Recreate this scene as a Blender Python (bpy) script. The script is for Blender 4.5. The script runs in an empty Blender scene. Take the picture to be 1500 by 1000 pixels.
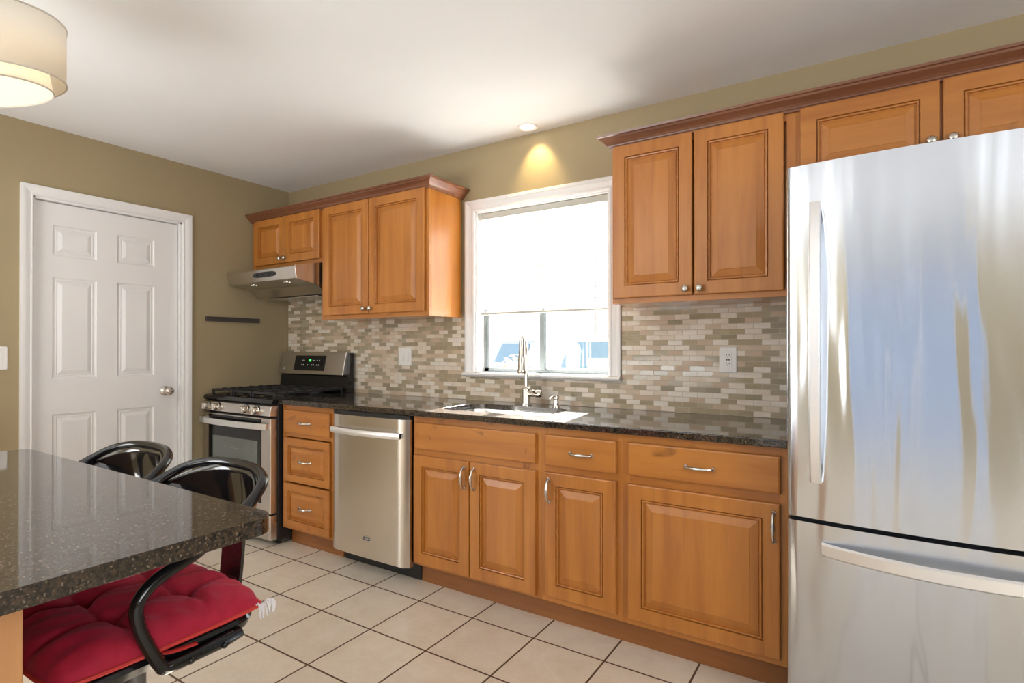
import bpy, bmesh, math, random
from mathutils import Vector, Matrix
random.seed(7)
S = bpy.context.scene
COL = S.collection
PI = math.pi

# ------------------------------------------------------------------ camera
cd = bpy.data.cameras.new('camera'); cam = bpy.data.objects.new('camera', cd); COL.objects.link(cam)
CX, CY, CZ, YAW, PIT, F, PY = 3.87634, -2.76121, 1.23056, 0.567114, 0.003512, 807.015, 507.69
cam.location = (CX, CY, CZ)
cam.rotation_euler = (PI/2 + PIT, 0, YAW)
cd.sensor_width = 36.0; cd.lens = 36.0*F/1500.0
cd.shift_y = (PY-500.0)/1500.0
cd.clip_start = 0.05
S.camera = cam

# ------------------------------------------------------------------ view, sky, sun, daylight, added fill
S.view_settings.view_transform = 'Standard'
S.view_settings.look = 'None'
S.view_settings.exposure = 0.48
S.view_settings.gamma = 1.0
S.view_settings.use_curve_mapping = False
S.cycles.max_bounces = 10
S.cycles.diffuse_bounces = 5
S.cycles.glossy_bounces = 5
S.cycles.transmission_bounces = 8
S.cycles.transparent_max_bounces = 12
S.cycles.sample_clamp_indirect = 6.0
S.cycles.caustics_reflective = False
S.cycles.caustics_refractive = False

W = bpy.data.worlds.new('sky'); S.world = W; W.use_nodes = True
bg = W.node_tree.nodes['Background']
bg.inputs[0].default_value = (0.90, 0.95, 1.0, 1); bg.inputs[1].default_value = 1.05

def light(name, kind, loc, energy, color=(1, 1, 1), aim=None, size=None, size_y=None, **kw):
    l = bpy.data.lights.new(name, kind); l.energy = energy; l.color = color
    o = bpy.data.objects.new(name, l); COL.objects.link(o); o.location = loc
    if aim is not None:
        o.rotation_euler = (Vector(aim)).to_track_quat('-Z', 'Y').to_euler()
    if kind == 'AREA':
        l.shape = 'RECTANGLE'; l.size = size; l.size_y = size_y or size
    for k, v in kw.items(): setattr(l, k, v)
    return o

# the sun comes in over the sink window
light('sun', 'SUN', (2, 6, 6), 95.0, (1.0, 0.96, 0.9), aim=(0.14, -1.0, -0.70), angle=math.radians(0.6))
# daylight at the sink window; added fill lamps at the invented side-wall windows
light('daylight_sink_window', 'AREA', (2.29, 0.45, 1.62), 13, (0.95, 0.98, 1.0), aim=(0, -1, 0), size=0.95, size_y=1.05)
light('added_fill_right_window', 'AREA', (7.05, -3.6, 1.45), 55, (0.95, 0.97, 1.0), aim=(-1, 0, 0), size=1.7, size_y=1.3)
light('added_fill_left_window', 'AREA', (-0.05, -4.7, 1.45), 42, (0.95, 0.97, 1.0), aim=(1, 0, 0), size=1.7, size_y=1.3)
# two added fill lamps, unseen, aimed up to brighten the room off the ceiling
light('added_bounce_fill', 'AREA', (1.5, -4.3, 1.0), 76, (0.95, 0.975, 1.0), aim=(0.05, 0.10, 1.0), size=1.8, size_y=1.6)
light('added_bounce_fill_right', 'AREA', (6.1, -3.9, 1.0), 32, (0.95, 0.975, 1.0), aim=(-0.05, 0.15, 1.0), size=1.2, size_y=1.2)

# ------------------------------------------------------------------ material helpers
def new_mat(name):
    m = bpy.data.materials.new(name); m.use_nodes = True
    nt = m.node_tree; b = nt.nodes['Principled BSDF']
    return m, nt, b
def L(nt, a, b): nt.links.new(a, b)
def simple(name, col, rough=0.5, metal=0.0, coat=0.0, spec=None, ior=None):
    m, nt, b = new_mat(name)
    b.inputs['Base Color'].default_value = (*col, 1); b.inputs['Roughness'].default_value = rough
    b.inputs['Metallic'].default_value = metal
    if coat: b.inputs['Coat Weight'].default_value = coat; b.inputs['Coat Roughness'].default_value = 0.05
    if spec is not None: b.inputs['Specular IOR Level'].default_value = spec
    if ior: b.inputs['IOR'].default_value = ior
    return m
def tex(nt, coord='Object', scale=(1, 1, 1), loc=(0, 0, 0), rot=(0, 0, 0)):
    t = nt.nodes.new('ShaderNodeTexCoord'); mp = nt.nodes.new('ShaderNodeMapping')
    mp.inputs['Scale'].default_value = scale; mp.inputs['Location'].default_value = loc; mp.inputs['Rotation'].default_value = rot
    L(nt, t.outputs[coord], mp.inputs[0]); return mp.outputs[0]
def world_tex(nt, scale=(1, 1, 1), loc=(0, 0, 0)):
    g = nt.nodes.new('ShaderNodeNewGeometry'); mp = nt.nodes.new('ShaderNodeMapping')
    mp.inputs['Scale'].default_value = scale; mp.inputs['Location'].default_value = loc
    L(nt, g.outputs['Position'], mp.inputs[0]); return mp.outputs[0]
def noise(nt, vec, scale, detail=3, rough=0.5, dist=0.0):
    n = nt.nodes.new('ShaderNodeTexNoise'); n.inputs['Scale'].default_value = scale
    n.inputs['Detail'].default_value = detail; n.inputs['Roughness'].default_value = rough
    n.inputs['Distortion'].default_value = dist
    L(nt, vec, n.inputs['Vector']); return n.outputs['Fac']
def ramp(nt, fac, stops, interp='LINEAR'):
    r = nt.nodes.new('ShaderNodeValToRGB'); r.color_ramp.interpolation = interp
    e = r.color_ramp.elements
    while len(e) < len(stops): e.new(0.5)
    for i, (p, c) in enumerate(stops):
        e[i].position = p; e[i].color = (*c, 1) if len(c) == 3 else c
    L(nt, fac, r.inputs[0]); return r.outputs[0]
def mixc(nt, fac, a, b, mode='MIX'):
    m = nt.nodes.new('ShaderNodeMix'); m.data_type = 'RGBA'; m.blend_type = mode
    for sock, v in ((m.inputs['Factor'], fac), (m.inputs['A'], a), (m.inputs['B'], b)):
        pass
    fi = m.inputs[0]; ai = m.inputs[6]; bi = m.inputs[7]
    for s, v in ((fi, fac), (ai, a), (bi, b)):
        if isinstance(v, (int, float)): s.default_value = v
        elif isinstance(v, tuple): s.default_value = (*v, 1) if len(v) == 3 else v
        else: L(nt, v, s)
    return m.outputs[2]
def bump(nt, b, height, strength=0.2, dist=0.01):
    n = nt.nodes.new('ShaderNodeBump'); n.inputs['Strength'].default_value = strength
    n.inputs['Distance'].default_value = dist
    L(nt, height, n.inputs['Height']); L(nt, n.outputs[0], b.inputs['Normal'])

def wood(name, light_c, mid_c, dark_c, axis='z', rough=0.36, knots=False):
    m, nt, b = new_mat(name)
    sc = {'z': (16, 16, 1.3), 'x': (1.3, 16, 16), 'y': (16, 1.3, 16)}[axis]
    v = world_tex(nt, sc)
    n1 = noise(nt, v, 1.0, 4, 0.55, 0.6)
    n2 = noise(nt, world_tex(nt, tuple(5*k for k in sc)), 1.0, 3, 0.6)
    n3 = noise(nt, world_tex(nt, (2.2, 2.2, 2.2)), 1.0, 2, 0.5)
    c = ramp(nt, n1, [(0.28, dark_c), (0.5, mid_c), (0.72, light_c)])
    c = mixc(nt, ramp(nt, n2, [(0.35, (0.0,)*3), (0.75, (0.16,)*3)]), c, dark_c)
    c = mixc(nt, ramp(nt, n3, [(0.42, (0.0,)*3), (0.75, (0.35,)*3)]), c, dark_c)
    if knots:
        k = noise(nt, world_tex(nt, (5.0, 5.0, 9.0), (1.3, 0, 0.4)), 1.0, 4, 0.6, 1.2)
        c = mixc(nt, ramp(nt, k, [(0.62, (0,)*3), (0.74, (0.8,)*3)]), c, tuple(0.45*q for q in dark_c))
    L(nt, c, b.inputs['Base Color'])
    b.inputs['Roughness'].default_value = rough
    b.inputs['Coat Weight'].default_value = 0.35; b.inputs['Coat Roughness'].default_value = 0.22
    bump(nt, b, n2, 0.05, 0.002)
    return m

M = {}
LW, MW, DW_ = (0.515, 0.207, 0.038), (0.450, 0.168, 0.027), (0.345, 0.115, 0.017)
M['wood_v'] = wood('maple_upright_grain', LW, MW, DW_, 'z')
M['wood_h'] = wood('maple_level_grain', LW, MW, DW_, 'x', knots=True)
M['wood_y'] = wood('maple_side_grain', LW, MW, DW_, 'z', rough=0.2)
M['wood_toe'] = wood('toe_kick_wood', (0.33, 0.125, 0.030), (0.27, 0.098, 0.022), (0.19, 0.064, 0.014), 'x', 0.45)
M['wood_crown'] = wood('crown_dark_stain', (0.23, 0.090, 0.040), (0.18, 0.066, 0.028), (0.125, 0.043, 0.018), 'x', 0.35)
M['wood_post'] = wood('island_wood', (0.60, 0.31, 0.13), (0.53, 0.26, 0.10), (0.43, 0.19, 0.07), 'z', 0.4)

def granite(name, base, fleck, pale, rough=0.09):
    m, nt, b = new_mat(name)
    v = world_tex(nt)
    n1 = noise(nt, v, 130, 3, 0.6); n2 = noise(nt, v, 260, 2, 0.5); n3 = noise(nt, v, 40, 3, 0.6)
    c = ramp(nt, n1, [(0.40, base), (0.60, fleck)])
    c = mixc(nt, ramp(nt, n3, [(0.45, (0,)*3), (0.7, (0.6,)*3)]), c, base)
    c = mixc(nt, ramp(nt, n2, [(0.62, (0,)*3), (0.72, (0.75,)*3)]), c, pale)
    L(nt, c, b.inputs['Base Color'])
    b.inputs['Roughness'].default_value = 0.40; b.inputs['IOR'].default_value = 1.5
    b.inputs['Specular IOR Level'].default_value = 0.08
    b.inputs['Coat Weight'].default_value = 1.0; b.inputs['Coat Roughness'].default_value = rough-0.05; b.inputs['Coat IOR'].default_value = 1.6
    return m
M['granite'] = granite('dark_brown_granite', (0.008, 0.0068, 0.006), (0.055, 0.035, 0.020), (0.24, 0.19, 0.14))

def steel(name, col=(0.60, 0.59, 0.58), rough=0.27, wav=0.0, brush='x', aniso=0.0):
    m, nt, b = new_mat(name)
    b.inputs['Base Color'].default_value = (*col, 1); b.inputs['Metallic'].default_value = 1.0
    sc = {'x': (3, 3, 420), 'z': (420, 420, 3)}[brush]
    n = noise(nt, world_tex(nt, sc), 1.0, 2, 0.5)
    r = nt.nodes.new('ShaderNodeMapRange'); r.inputs[3].default_value = rough-0.006; r.inputs[4].default_value = rough+0.006
    L(nt, n, r.inputs[0]); L(nt, r.outputs[0], b.inputs['Roughness'])
    b.inputs['Anisotropic'].default_value = aniso
    if aniso:
        t = nt.nodes.new('ShaderNodeTangent'); t.direction_type = 'RADIAL'; t.axis = 'Z'
        L(nt, t.outputs[0], b.inputs['Tangent'])
        b.inputs['Anisotropic Rotation'].default_value = 0.25
    if wav:
        w = noise(nt, world_tex(nt, (7.0, 7.0, 0.9)), 1.0, 2, 0.45, 0.4)
        bump(nt, b, w, wav, 0.02)
    return m
M['steel'] = steel('brushed_steel')
M['steel_range'] = steel('range_steel', (0.66, 0.62, 0.57), 0.27)
M['steel_dw'] = steel('dishwasher_steel', (0.72, 0.68, 0.63), 0.27, 0.05, 'x', 0.7)
M['steel_fridge'] = steel('refrigerator_steel', (0.62, 0.66, 0.72), 0.17, 0.60, 'x', 0.85)
M['steel_handle'] = steel('satin_handle', (0.90, 0.90, 0.90), 0.42, 0, 'z')
M['nickel'] = simple('brushed_nickel', (0.62, 0.58, 0.52), 0.24, 1.0)
M['nickel_dark'] = simple('antique_pewter', (0.58, 0.55, 0.51), 0.24, 1.0)
M['chrome'] = simple('chrome', (0.75, 0.75, 0.75), 0.08, 1.0)
M['fridge_side'] = simple('refrigerator_grey', (0.20, 0.20, 0.21), 0.5)
M['black_gloss'] = simple('black_gloss', (0.008, 0.008, 0.009), 0.12)
M['black_satin'] = simple('black_satin', (0.014, 0.014, 0.015), 0.38)
M['black_plastic'] = simple('black_lacquer', (0.010, 0.009, 0.009), 0.10, coat=0.6)
M['black_iron'] = simple('black_iron', (0.016, 0.016, 0.017), 0.5)
M['black_metal'] = simple('black_enamelled_metal', (0.007, 0.0075, 0.009), 0.13)
M['white_paint'] = simple('white_trim_paint', (0.79, 0.785, 0.78), 0.32)
M['white_plastic'] = simple('white_plastic', (0.80, 0.79, 0.77), 0.3)
M['dark_slot'] = simple('dark_slot', (0.03, 0.03, 0.03), 0.6)
M['grey_trim'] = simple('grey_metal_strip', (0.085, 0.075, 0.07), 0.35, 0.6)
M['alu'] = simple('grey_window_frame', (0.21, 0.235, 0.24), 0.4, 0.3)
M['red_led'] = simple('red_mark', (0.5, 0.02, 0.02), 0.4)
M['mark_white'] = simple('pale_marking', (0.7, 0.7, 0.7), 0.5)
def emit(name, col, strength):
    m, nt, b = new_mat(name); b.inputs['Base Color'].default_value = (*col, 1)
    b.inputs['Emission Color'].default_value = (*col, 1); b.inputs['Emission Strength'].default_value = strength
    return m
M['green_led'] = emit('green_display', (0.05, 0.75, 0.12), 0.8)
M['bulb'] = emit('warm_lamp_face', (1.0, 0.86, 0.62), 6.0)
M['diffuser'] = emit('lit_diffuser', (1.0, 0.88, 0.70), 0.42)

def paint(name, col, rough=0.6):
    m, nt, b = new_mat(name)
    n = noise(nt, world_tex(nt), 1.1, 3, 0.5)
    c = ramp(nt, n, [(0.3, tuple(0.965*k for k in col)), (0.7, tuple(1.03*k for k in col))])
    L(nt, c, b.inputs['Base Color']); b.inputs['Roughness'].default_value = rough
    bump(nt, b, noise(nt, world_tex(nt), 260, 2, 0.5), 0.06, 0.001)
    return m
M['olive'] = paint('olive_wall_paint', (0.345, 0.274, 0.157))
M['ceiling'] = paint('ceiling_white', (0.80, 0.81, 0.825), 0.8)

# floor tile
def floor_tile():
    m, nt, b = new_mat('beige_floor_tile')
    T = 0.32173
    v = world_tex(nt, (1/T, 1/T, 1), (-0.761983/T + 20, 0.731587/T + 20, 0))
    br = nt.nodes.new('ShaderNodeTexBrick'); br.offset = 0.0; br.squash = 1.0
    br.inputs['Scale'].default_value = 1.0; br.inputs['Brick Width'].default_value = 1.0; br.inputs['Row Height'].default_value = 1.0
    br.inputs['Mortar Size'].default_value = 0.0135; br.inputs['Mortar Smooth'].default_value = 0.15
    br.inputs['Color1'].default_value = (0.0,)*3 + (1,); br.inputs['Color2'].default_value = (1, 1, 1, 1); br.inputs['Mortar'].default_value = (0.5, 0.5, 0.5, 1)
    L(nt, v, br.inputs['Vector'])
    n = noise(nt, world_tex(nt), 9, 5, 0.62, 0.4); n2 = noise(nt, world_tex(nt), 60, 3, 0.6)
    c = ramp(nt, n, [(0.3, (0.70, 0.60, 0.475)), (0.7, (0.79, 0.71, 0.595))])
    c = mixc(nt, ramp(nt, n2, [(0.4, (0,)*3), (0.8, (0.25,)*3)]), c, (0.56, 0.46, 0.35))
    tone = ramp(nt, br.outputs['Color'], [(0.0, (0.94,)*3), (1.0, (1.05, 1.04, 1.03))])
    c = mixc(nt, 1.0, c, tone, 'MULTIPLY')
    c = mixc(nt, br.outputs['Fac'], c, (0.105, 0.056, 0.026))
    L(nt, c, b.inputs['Base Color'])
    rr = ramp(nt, br.outputs['Fac'], [(0, (0.33,)*3), (1, (0.8,)*3)]); L(nt, rr, b.inputs['Roughness'])
    inv = nt.nodes.new('ShaderNodeMath'); inv.operation = 'SUBTRACT'; inv.inputs[0].default_value = 1.0
    L(nt, br.outputs['Fac'], inv.inputs[1]); bump(nt, b, inv.outputs[0], 0.5, 0.002)
    return m
M['floor'] = floor_tile()

def mosaic():
    m, nt, b = new_mat('stone_and_glass_mosaic')
    g = nt.nodes.new('ShaderNodeNewGeometry'); sx = nt.nodes.new('ShaderNodeSeparateXYZ'); cx = nt.nodes.new('ShaderNodeCombineXYZ')
    L(nt, g.outputs['Position'], sx.inputs[0]); L(nt, sx.outputs[0], cx.inputs[0]); L(nt, sx.outputs[2], cx.inputs[1])
    mp = nt.nodes.new('ShaderNodeMapping'); mp.inputs['Location'].default_value = (10.0, -0.916+20*0.0255, 0); L(nt, cx.outputs[0], mp.inputs[0])
    br = nt.nodes.new('ShaderNodeTexBrick'); br.offset = 0.5; br.squash = 1.0
    br.inputs['Scale'].default_value = 1.0; br.inputs['Brick Width'].default_value = 0.0725; br.inputs['Row Height'].default_value = 0.0255
    br.inputs['Mortar Size'].default_value = 0.0011; br.inputs['Mortar Smooth'].default_value = 0.2
    br.inputs['Color1'].default_value = (0, 0, 0, 1); br.inputs['Color2'].default_value = (1, 1, 1, 1); br.inputs['Mortar'].default_value = (0.5, 0.5, 0.5, 1)
    L(nt, mp.outputs[0], br.inputs['Vector'])
    tile = br.outputs['Color']
    stops = [(0.0, (0.40, 0.335, 0.225)), (0.17, (0.74, 0.655, 0.545)), (0.33, (0.54, 0.41, 0.285)), (0.46, (0.34, 0.29, 0.195)),
             (0.58, (0.68, 0.575, 0.45)), (0.70, (0.45, 0.38, 0.265)), (0.80, (0.76, 0.70, 0.61)), (0.92, (0.58, 0.45, 0.32))]
    c = ramp(nt, tile, stops, 'CONSTANT')
    n = noise(nt, world_tex(nt, (14, 14, 60)), 1.0, 4, 0.6, 0.5)
    c = mixc(nt, 1.0, c, ramp(nt, n, [(0.3, (0.90, 0.885, 0.87)), (0.7, (1.05, 1.05, 1.05))]), 'MULTIPLY')
    c = mixc(nt, br.outputs['Fac'], c, (0.50, 0.43, 0.34))
    L(nt, c, b.inputs['Base Color'])
    gl = ramp(nt, tile, [(0.0, (0.10,)*3), (0.17, (0.34,)*3), (0.46, (0.10,)*3), (0.58, (0.34,)*3), (0.70, (0.10,)*3), (0.80, (0.32,)*3)], 'CONSTANT')
    gl = mixc(nt, br.outputs['Fac'], gl, (0.7, 0.7, 0.7))
    L(nt, gl, b.inputs['Roughness'])
    inv = nt.nodes.new('ShaderNodeMath'); inv.operation = 'SUBTRACT'; inv.inputs[0].default_value = 1.0
    L(nt, br.outputs['Fac'], inv.inputs[1]); bump(nt, b, inv.outputs[0], 0.5, 0.0015)
    return m
M['mosaic'] = mosaic()

def glass_thin(name, tint=(1, 1, 1)):
    m, nt, b = new_mat(name); nt.nodes.remove(b)
    out = nt.nodes['Material Output']
    t = nt.nodes.new('ShaderNodeBsdfTransparent'); t.inputs[0].default_value = (*tint, 1)
    g = nt.nodes.new('ShaderNodeBsdfGlossy'); g.inputs['Roughness'].default_value = 0.02
    mx = nt.nodes.new('ShaderNodeMixShader'); mx.inputs[0].default_value = 0.05; L(nt, t.outputs[0], mx.inputs[1]); L(nt, g.outputs[0], mx.inputs[2])
    L(nt, mx.outputs[0], out.inputs[0]); return m
M['glass'] = glass_thin('window_glass', (0.97, 0.98, 0.98))
M['glass_tint'] = glass_thin('tinted_door_glass', (0.66, 0.70, 0.77))  # tint added to dim the sky mirrored in the refrigerator

def translucent(name, col, amt=0.45, rough=0.5):
    m, nt, b = new_mat(name)
    b.inputs['Base Color'].default_value = (*col, 1); b.inputs['Roughness'].default_value = rough
    out = nt.nodes['Material Output']
    t = nt.nodes.new('ShaderNodeBsdfTranslucent'); t.inputs[0].default_value = (*col, 1)
    mx = nt.nodes.new('ShaderNodeMixShader'); mx.inputs[0].default_value = amt
    L(nt, b.outputs[0], mx.inputs[1]); L(nt, t.outputs[0], mx.inputs[2]); L(nt, mx.outputs[0], out.inputs[0])
    return m
M['slat'] = translucent('white_blind_slat', (0.86, 0.86, 0.85), 0.06)
M['shade'] = translucent('sheer_cream_fabric', (0.90, 0.87, 0.81), 0.6, 0.8)
M['rim'] = simple('shade_binding', (.55, .51, .45), .8)
M['blind_rail'] = simple('shaded_blind_rail', (0.50, 0.49, 0.44), 0.45)  # greyed to paint in the shade on the head rail

def fabric_red():
    m, nt, b = new_mat('red_brushed_cotton')
    n = noise(nt, world_tex(nt), 45, 4, 0.6); n2 = noise(nt, world_tex(nt), 900, 2, 0.5)
    c = ramp(nt, n, [(0.3, (0.36, 0.004, 0.026)), (0.7, (0.46, 0.008, 0.040))])
    L(nt, c, b.inputs['Base Color']); b.inputs['Roughness'].default_value = 0.8
    b.inputs['Sheen Weight'].default_value = 0.18; b.inputs['Sheen Roughness'].default_value = 0.4; b.inputs['Sheen Tint'].default_value = (1.0, 0.35, 0.5, 1)
    bump(nt, b, n2, 0.25, 0.001); return m
M['red'] = fabric_red()
M['red_pipe'] = simple('red_piping', (0.55, 0.035, 0.03), 0.7)
M['white_cord'] = simple('white_cotton', (0.78, 0.75, 0.76), 0.9)

# ------------------------------------------------------------------ mesh helpers
class MB:
    def __init__(s): s.v = []; s.f = []; s.m = []; s.mi = 0
    def add(s, vs, fs, mi=None):
        o = len(s.v); s.v += [tuple(p) for p in vs]
        for f in fs: s.f.append([i+o for i in f]); s.m.append(s.mi if mi is None else mi)
    def box(s, x0, x1, y0, y1, z0, z1, mi=None):
        x0, x1 = min(x0, x1), max(x0, x1); y0, y1 = min(y0, y1), max(y0, y1); z0, z1 = min(z0, z1), max(z0, z1)
        s.add([(x0, y0, z0), (x1, y0, z0), (x1, y1, z0), (x0, y1, z0), (x0, y0, z1), (x1, y0, z1), (x1, y1, z1), (x0, y1, z1)],
              [(0, 3, 2, 1), (4, 5, 6, 7), (0, 1, 5, 4), (1, 2, 6, 5), (2, 3, 7, 6), (3, 0, 4, 7)], mi); return s
    def extrude(s, prof, a0, a1, mp, mi=None):
        """closed profile of (p,q), swept along a; mp(a,p,q)->xyz"""
        n = len(prof)
        s.add([mp(a0, *p) for p in prof]+[mp(a1, *p) for p in prof],
              [tuple(range(n))[::-1], tuple(range(n, 2*n))]+[(i, (i+1) % n, n+(i+1) % n, n+i) for i in range(n)], mi); return s
    def rings(s, rings, closed=True, cap=True, mi=None):
        n = len(rings[0]); vs = [p for r in rings for p in r]; fs = []
        for k in range(len(rings)-1):
            for i in range(n if closed else n-1):
                j = (i+1) % n; fs.append((k*n+i, k*n+j, (k+1)*n+j, (k+1)*n+i))
        if cap: fs += [tuple(range(n))[::-1], tuple(range((len(rings)-1)*n, len(rings)*n))]
        s.add(vs, fs, mi); return s
    def tube(s, path, r, n=10, mi=None, flat=1.0, cap=True):
        P = [Vector(p) for p in path]; R = r if isinstance(r, (list, tuple)) else [r]*len(P)
        rr = []; prev = None
        for i, p in enumerate(P):
            t = (P[min(i+1, len(P)-1)]-P[max(i-1, 0)]).normalized()
            if prev is None:
                a = Vector((0, 0, 1)) if abs(t.z) < 0.9 else Vector((1, 0, 0))
                u = t.cross(a).normalized()
            else:
                u = (prev-t*prev.dot(t)).normalized()
            prev = u; w = t.cross(u)
            rr.append([p+u*R[i]*math.cos(2*PI*k/n)+w*R[i]*flat*math.sin(2*PI*k/n) for k in range(n)])
        return s.rings(rr, True, cap, mi)
    def lathe(s, prof, c, axis='z', n=28, mi=None, cap=True):
        c = Vector(c); rr = []
        for r, h in prof:
            ring = []
            for k in range(n):
                a = 2*PI*k/n; q = (r*math.cos(a), r*math.sin(a), h)
                if axis == 'z': d = Vector(q)
                elif axis == 'x': d = Vector((q[2], q[0], q[1]))
                elif axis == '-y': d = Vector((q[0], -q[2], q[1]))
                else: d = Vector((q[0], q[2], -q[1]))
                ring.append(c+d)
            rr.append(ring)
        return s.rings(rr, True, cap, mi)
    def sphere(s, c, r, n=14, sc=(1, 1, 1), mi=None):
        rr = []
        for i in range(1, 8):
            t = PI*i/8
            rr.append([Vector(c)+Vector((r*sc[0]*math.sin(t)*math.cos(2*PI*k/n), r*sc[1]*math.sin(t)*math.sin(2*PI*k/n), -r*sc[2]*math.cos(t))) for k in range(n)])
        return s.rings(rr, True, True, mi)
    def build(s, name, mats, parent=None, smooth=False, bevel=0.0, seg=2, solid=0.0, sub=0, angle=35):
        me = bpy.data.meshes.new(name)
        off = Vector((0, 0, 0))
        q = parent
        while q is not None: off += q.location; q = q.parent
        me.from_pydata([tuple(Vector(p)-off) for p in s.v], [], s.f)
        for mm in (mats if isinstance(mats, (list, tuple)) else [mats]): me.materials.append(mm)
        for p, mi in zip(me.polygons, s.m): p.material_index = mi
        bm = bmesh.new(); bm.from_mesh(me)
        bmesh.ops.recalc_face_normals(bm, faces=bm.faces)
        bm.to_mesh(me); bm.free()
        o = bpy.data.objects.new(name, me); COL.objects.link(o)
        if parent is not None: o.parent = parent
        if smooth:
            for p in me.polygons: p.use_smooth = True
            try: me.set_sharp_from_angle(angle=math.radians(angle))
            except Exception: pass
        if solid:
            k = o.modifiers.new('solid', 'SOLIDIFY'); k.thickness = solid
        if bevel:
            k = o.modifiers.new('bevel', 'BEVEL'); k.width = bevel; k.segments = seg; k.limit_method = 'ANGLE'; k.angle_limit = math.radians(40)
            k.harden_normals = False
        if sub:
            k = o.modifiers.new('sub', 'SUBSURF'); k.levels = sub; k.render_levels = sub
        return o

def tag(o, label=None, cat=None, group=None, kind=None):
    if label: o['label'] = label
    if cat: o['category'] = cat
    if group: o['group'] = group
    if kind: o['kind'] = kind
    return o
def thing(name, loc, label=None, cat=None, group=None, kind=None):
    o = bpy.data.objects.new(name, None); COL.objects.link(o); o.location = loc; o.empty_display_size = 0.05
    return tag(o, label, cat, group, kind)
def copy_tree(o, parent=None):
    c = o.copy(); COL.objects.link(c)
    if parent is not None: c.parent = parent
    for ch in list(o.children): copy_tree(ch, c)
    return c
def arc(c, r, a0, a1, n, f):
    return [f(c[0]+r*math.cos(a0+(a1-a0)*i/n), c[1]+r*math.sin(a0+(a1-a0)*i/n)) for i in range(n+1)]
def catmull(pts, n=8):
    P = [Vector(p) for p in pts]; out = []
    for i in range(len(P)-1):
        p0 = P[max(i-1, 0)]; p1 = P[i]; p2 = P[i+1]; p3 = P[min(i+2, len(P)-1)]
        for k in range(n):
            t = k/n
            out.append(0.5*((2*p1)+(p2-p0)*t+(2*p0-5*p1+4*p2-p3)*t*t+(3*p1-p0-3*p2+p3)*t**3))
    out.append(P[-1]); return out
def text_mesh(name, body, size, loc, rot, mat, parent, depth=0.0004, font_scale_x=1.0):
    cu = bpy.data.curves.new(name, 'FONT'); cu.body = body; cu.size = size; cu.extrude = depth; cu.align_x = 'CENTER'; cu.align_y = 'CENTER'
    tmp = bpy.data.objects.new(name+'_src', cu); COL.objects.link(tmp)
    dg = bpy.context.evaluated_depsgraph_get(); dg.update()
    me = bpy.data.meshes.new_from_object(tmp.evaluated_get(dg))
    COL.objects.unlink(tmp); bpy.data.objects.remove(tmp)
    o = bpy.data.objects.new(name, me); COL.objects.link(o); me.materials.clear(); me.materials.append(mat)
    off = Vector((0, 0, 0)); q = parent
    while q is not None: off += q.location; q = q.parent
    if parent: o.parent = parent
    o.location = Vector(loc)-off; o.rotation_euler = rot; o.scale = (font_scale_x, 1, 1)
    return o

# panelled door face.  f(u, v, d): d = outward
def panel_slab(mb, u0, u1, v0, v1, th, f, panels, prof, edge=0.004):
    us = sorted({u0+edge, u1-edge} | {p[0] for p in panels} | {p[1] for p in panels})
    vs = sorted({v0+edge, v1-edge} | {p[2] for p in panels} | {p[3] for p in panels})
    def inpanel(a, b, c, d):
        for p in panels:
            if p[0]-1e-6 <= a and b <= p[1]+1e-6 and p[2]-1e-6 <= c and d <= p[3]+1e-6: return True
        return False
    for i in range(len(us)-1):
        for j in range(len(vs)-1):
            a, b, c, d = us[i], us[i+1], vs[j], vs[j+1]
            if not inpanel(a, b, c, d):
                mb.add([f(a, c, 0), f(b, c, 0), f(b, d, 0), f(a, d, 0)], [(0, 1, 2, 3)])
    for p in panels:
        loops = []
        for ins, dep in prof:
            a, b, c, d = p[0]+ins, p[1]-ins, p[2]+ins, p[3]-ins
            loops.append([f(a, c, dep), f(b, c, dep), f(b, d, dep), f(a, d, dep)])
        vsx = [q for l in loops for q in l]; fs = []
        for k in range(len(loops)-1):
            for i in range(4):
                j = (i+1) % 4; fs.append((4*k+i, 4*k+j, 4*k+4+j, 4*k+4+i))
        k = len(loops)-1; fs.append((4*k, 4*k+1, 4*k+2, 4*k+3))
        mb.add(vsx, fs)
    # chamfer, sides, back
    a = [f(u0+edge, v0+edge, 0), f(u1-edge, v0+edge, 0), f(u1-edge, v1-edge, 0), f(u0+edge, v1-edge, 0)]
    e = edge
    m1 = [f(u0+.3*e, v0+.3*e, -.3*e), f(u1-.3*e, v0+.3*e, -.3*e), f(u1-.3*e, v1-.3*e, -.3*e), f(u0+.3*e, v1-.3*e, -.3*e)]
    b = [f(u0, v0, -e), f(u1, v0, -e), f(u1, v1, -e), f(u0, v1, -e)]
    c = [f(u0, v0, -th), f(u1, v0, -th), f(u1, v1, -th), f(u0, v1, -th)]
    vsx = a+m1+b+c; fs = []
    for k in range(3):
        for i in range(4):
            j = (i+1) % 4; fs.append((4*k+i, 4*k+j, 4*k+4+j, 4*k+4+i))
    fs.append((12, 13, 14, 15)); mb.add(vsx, fs)

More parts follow.
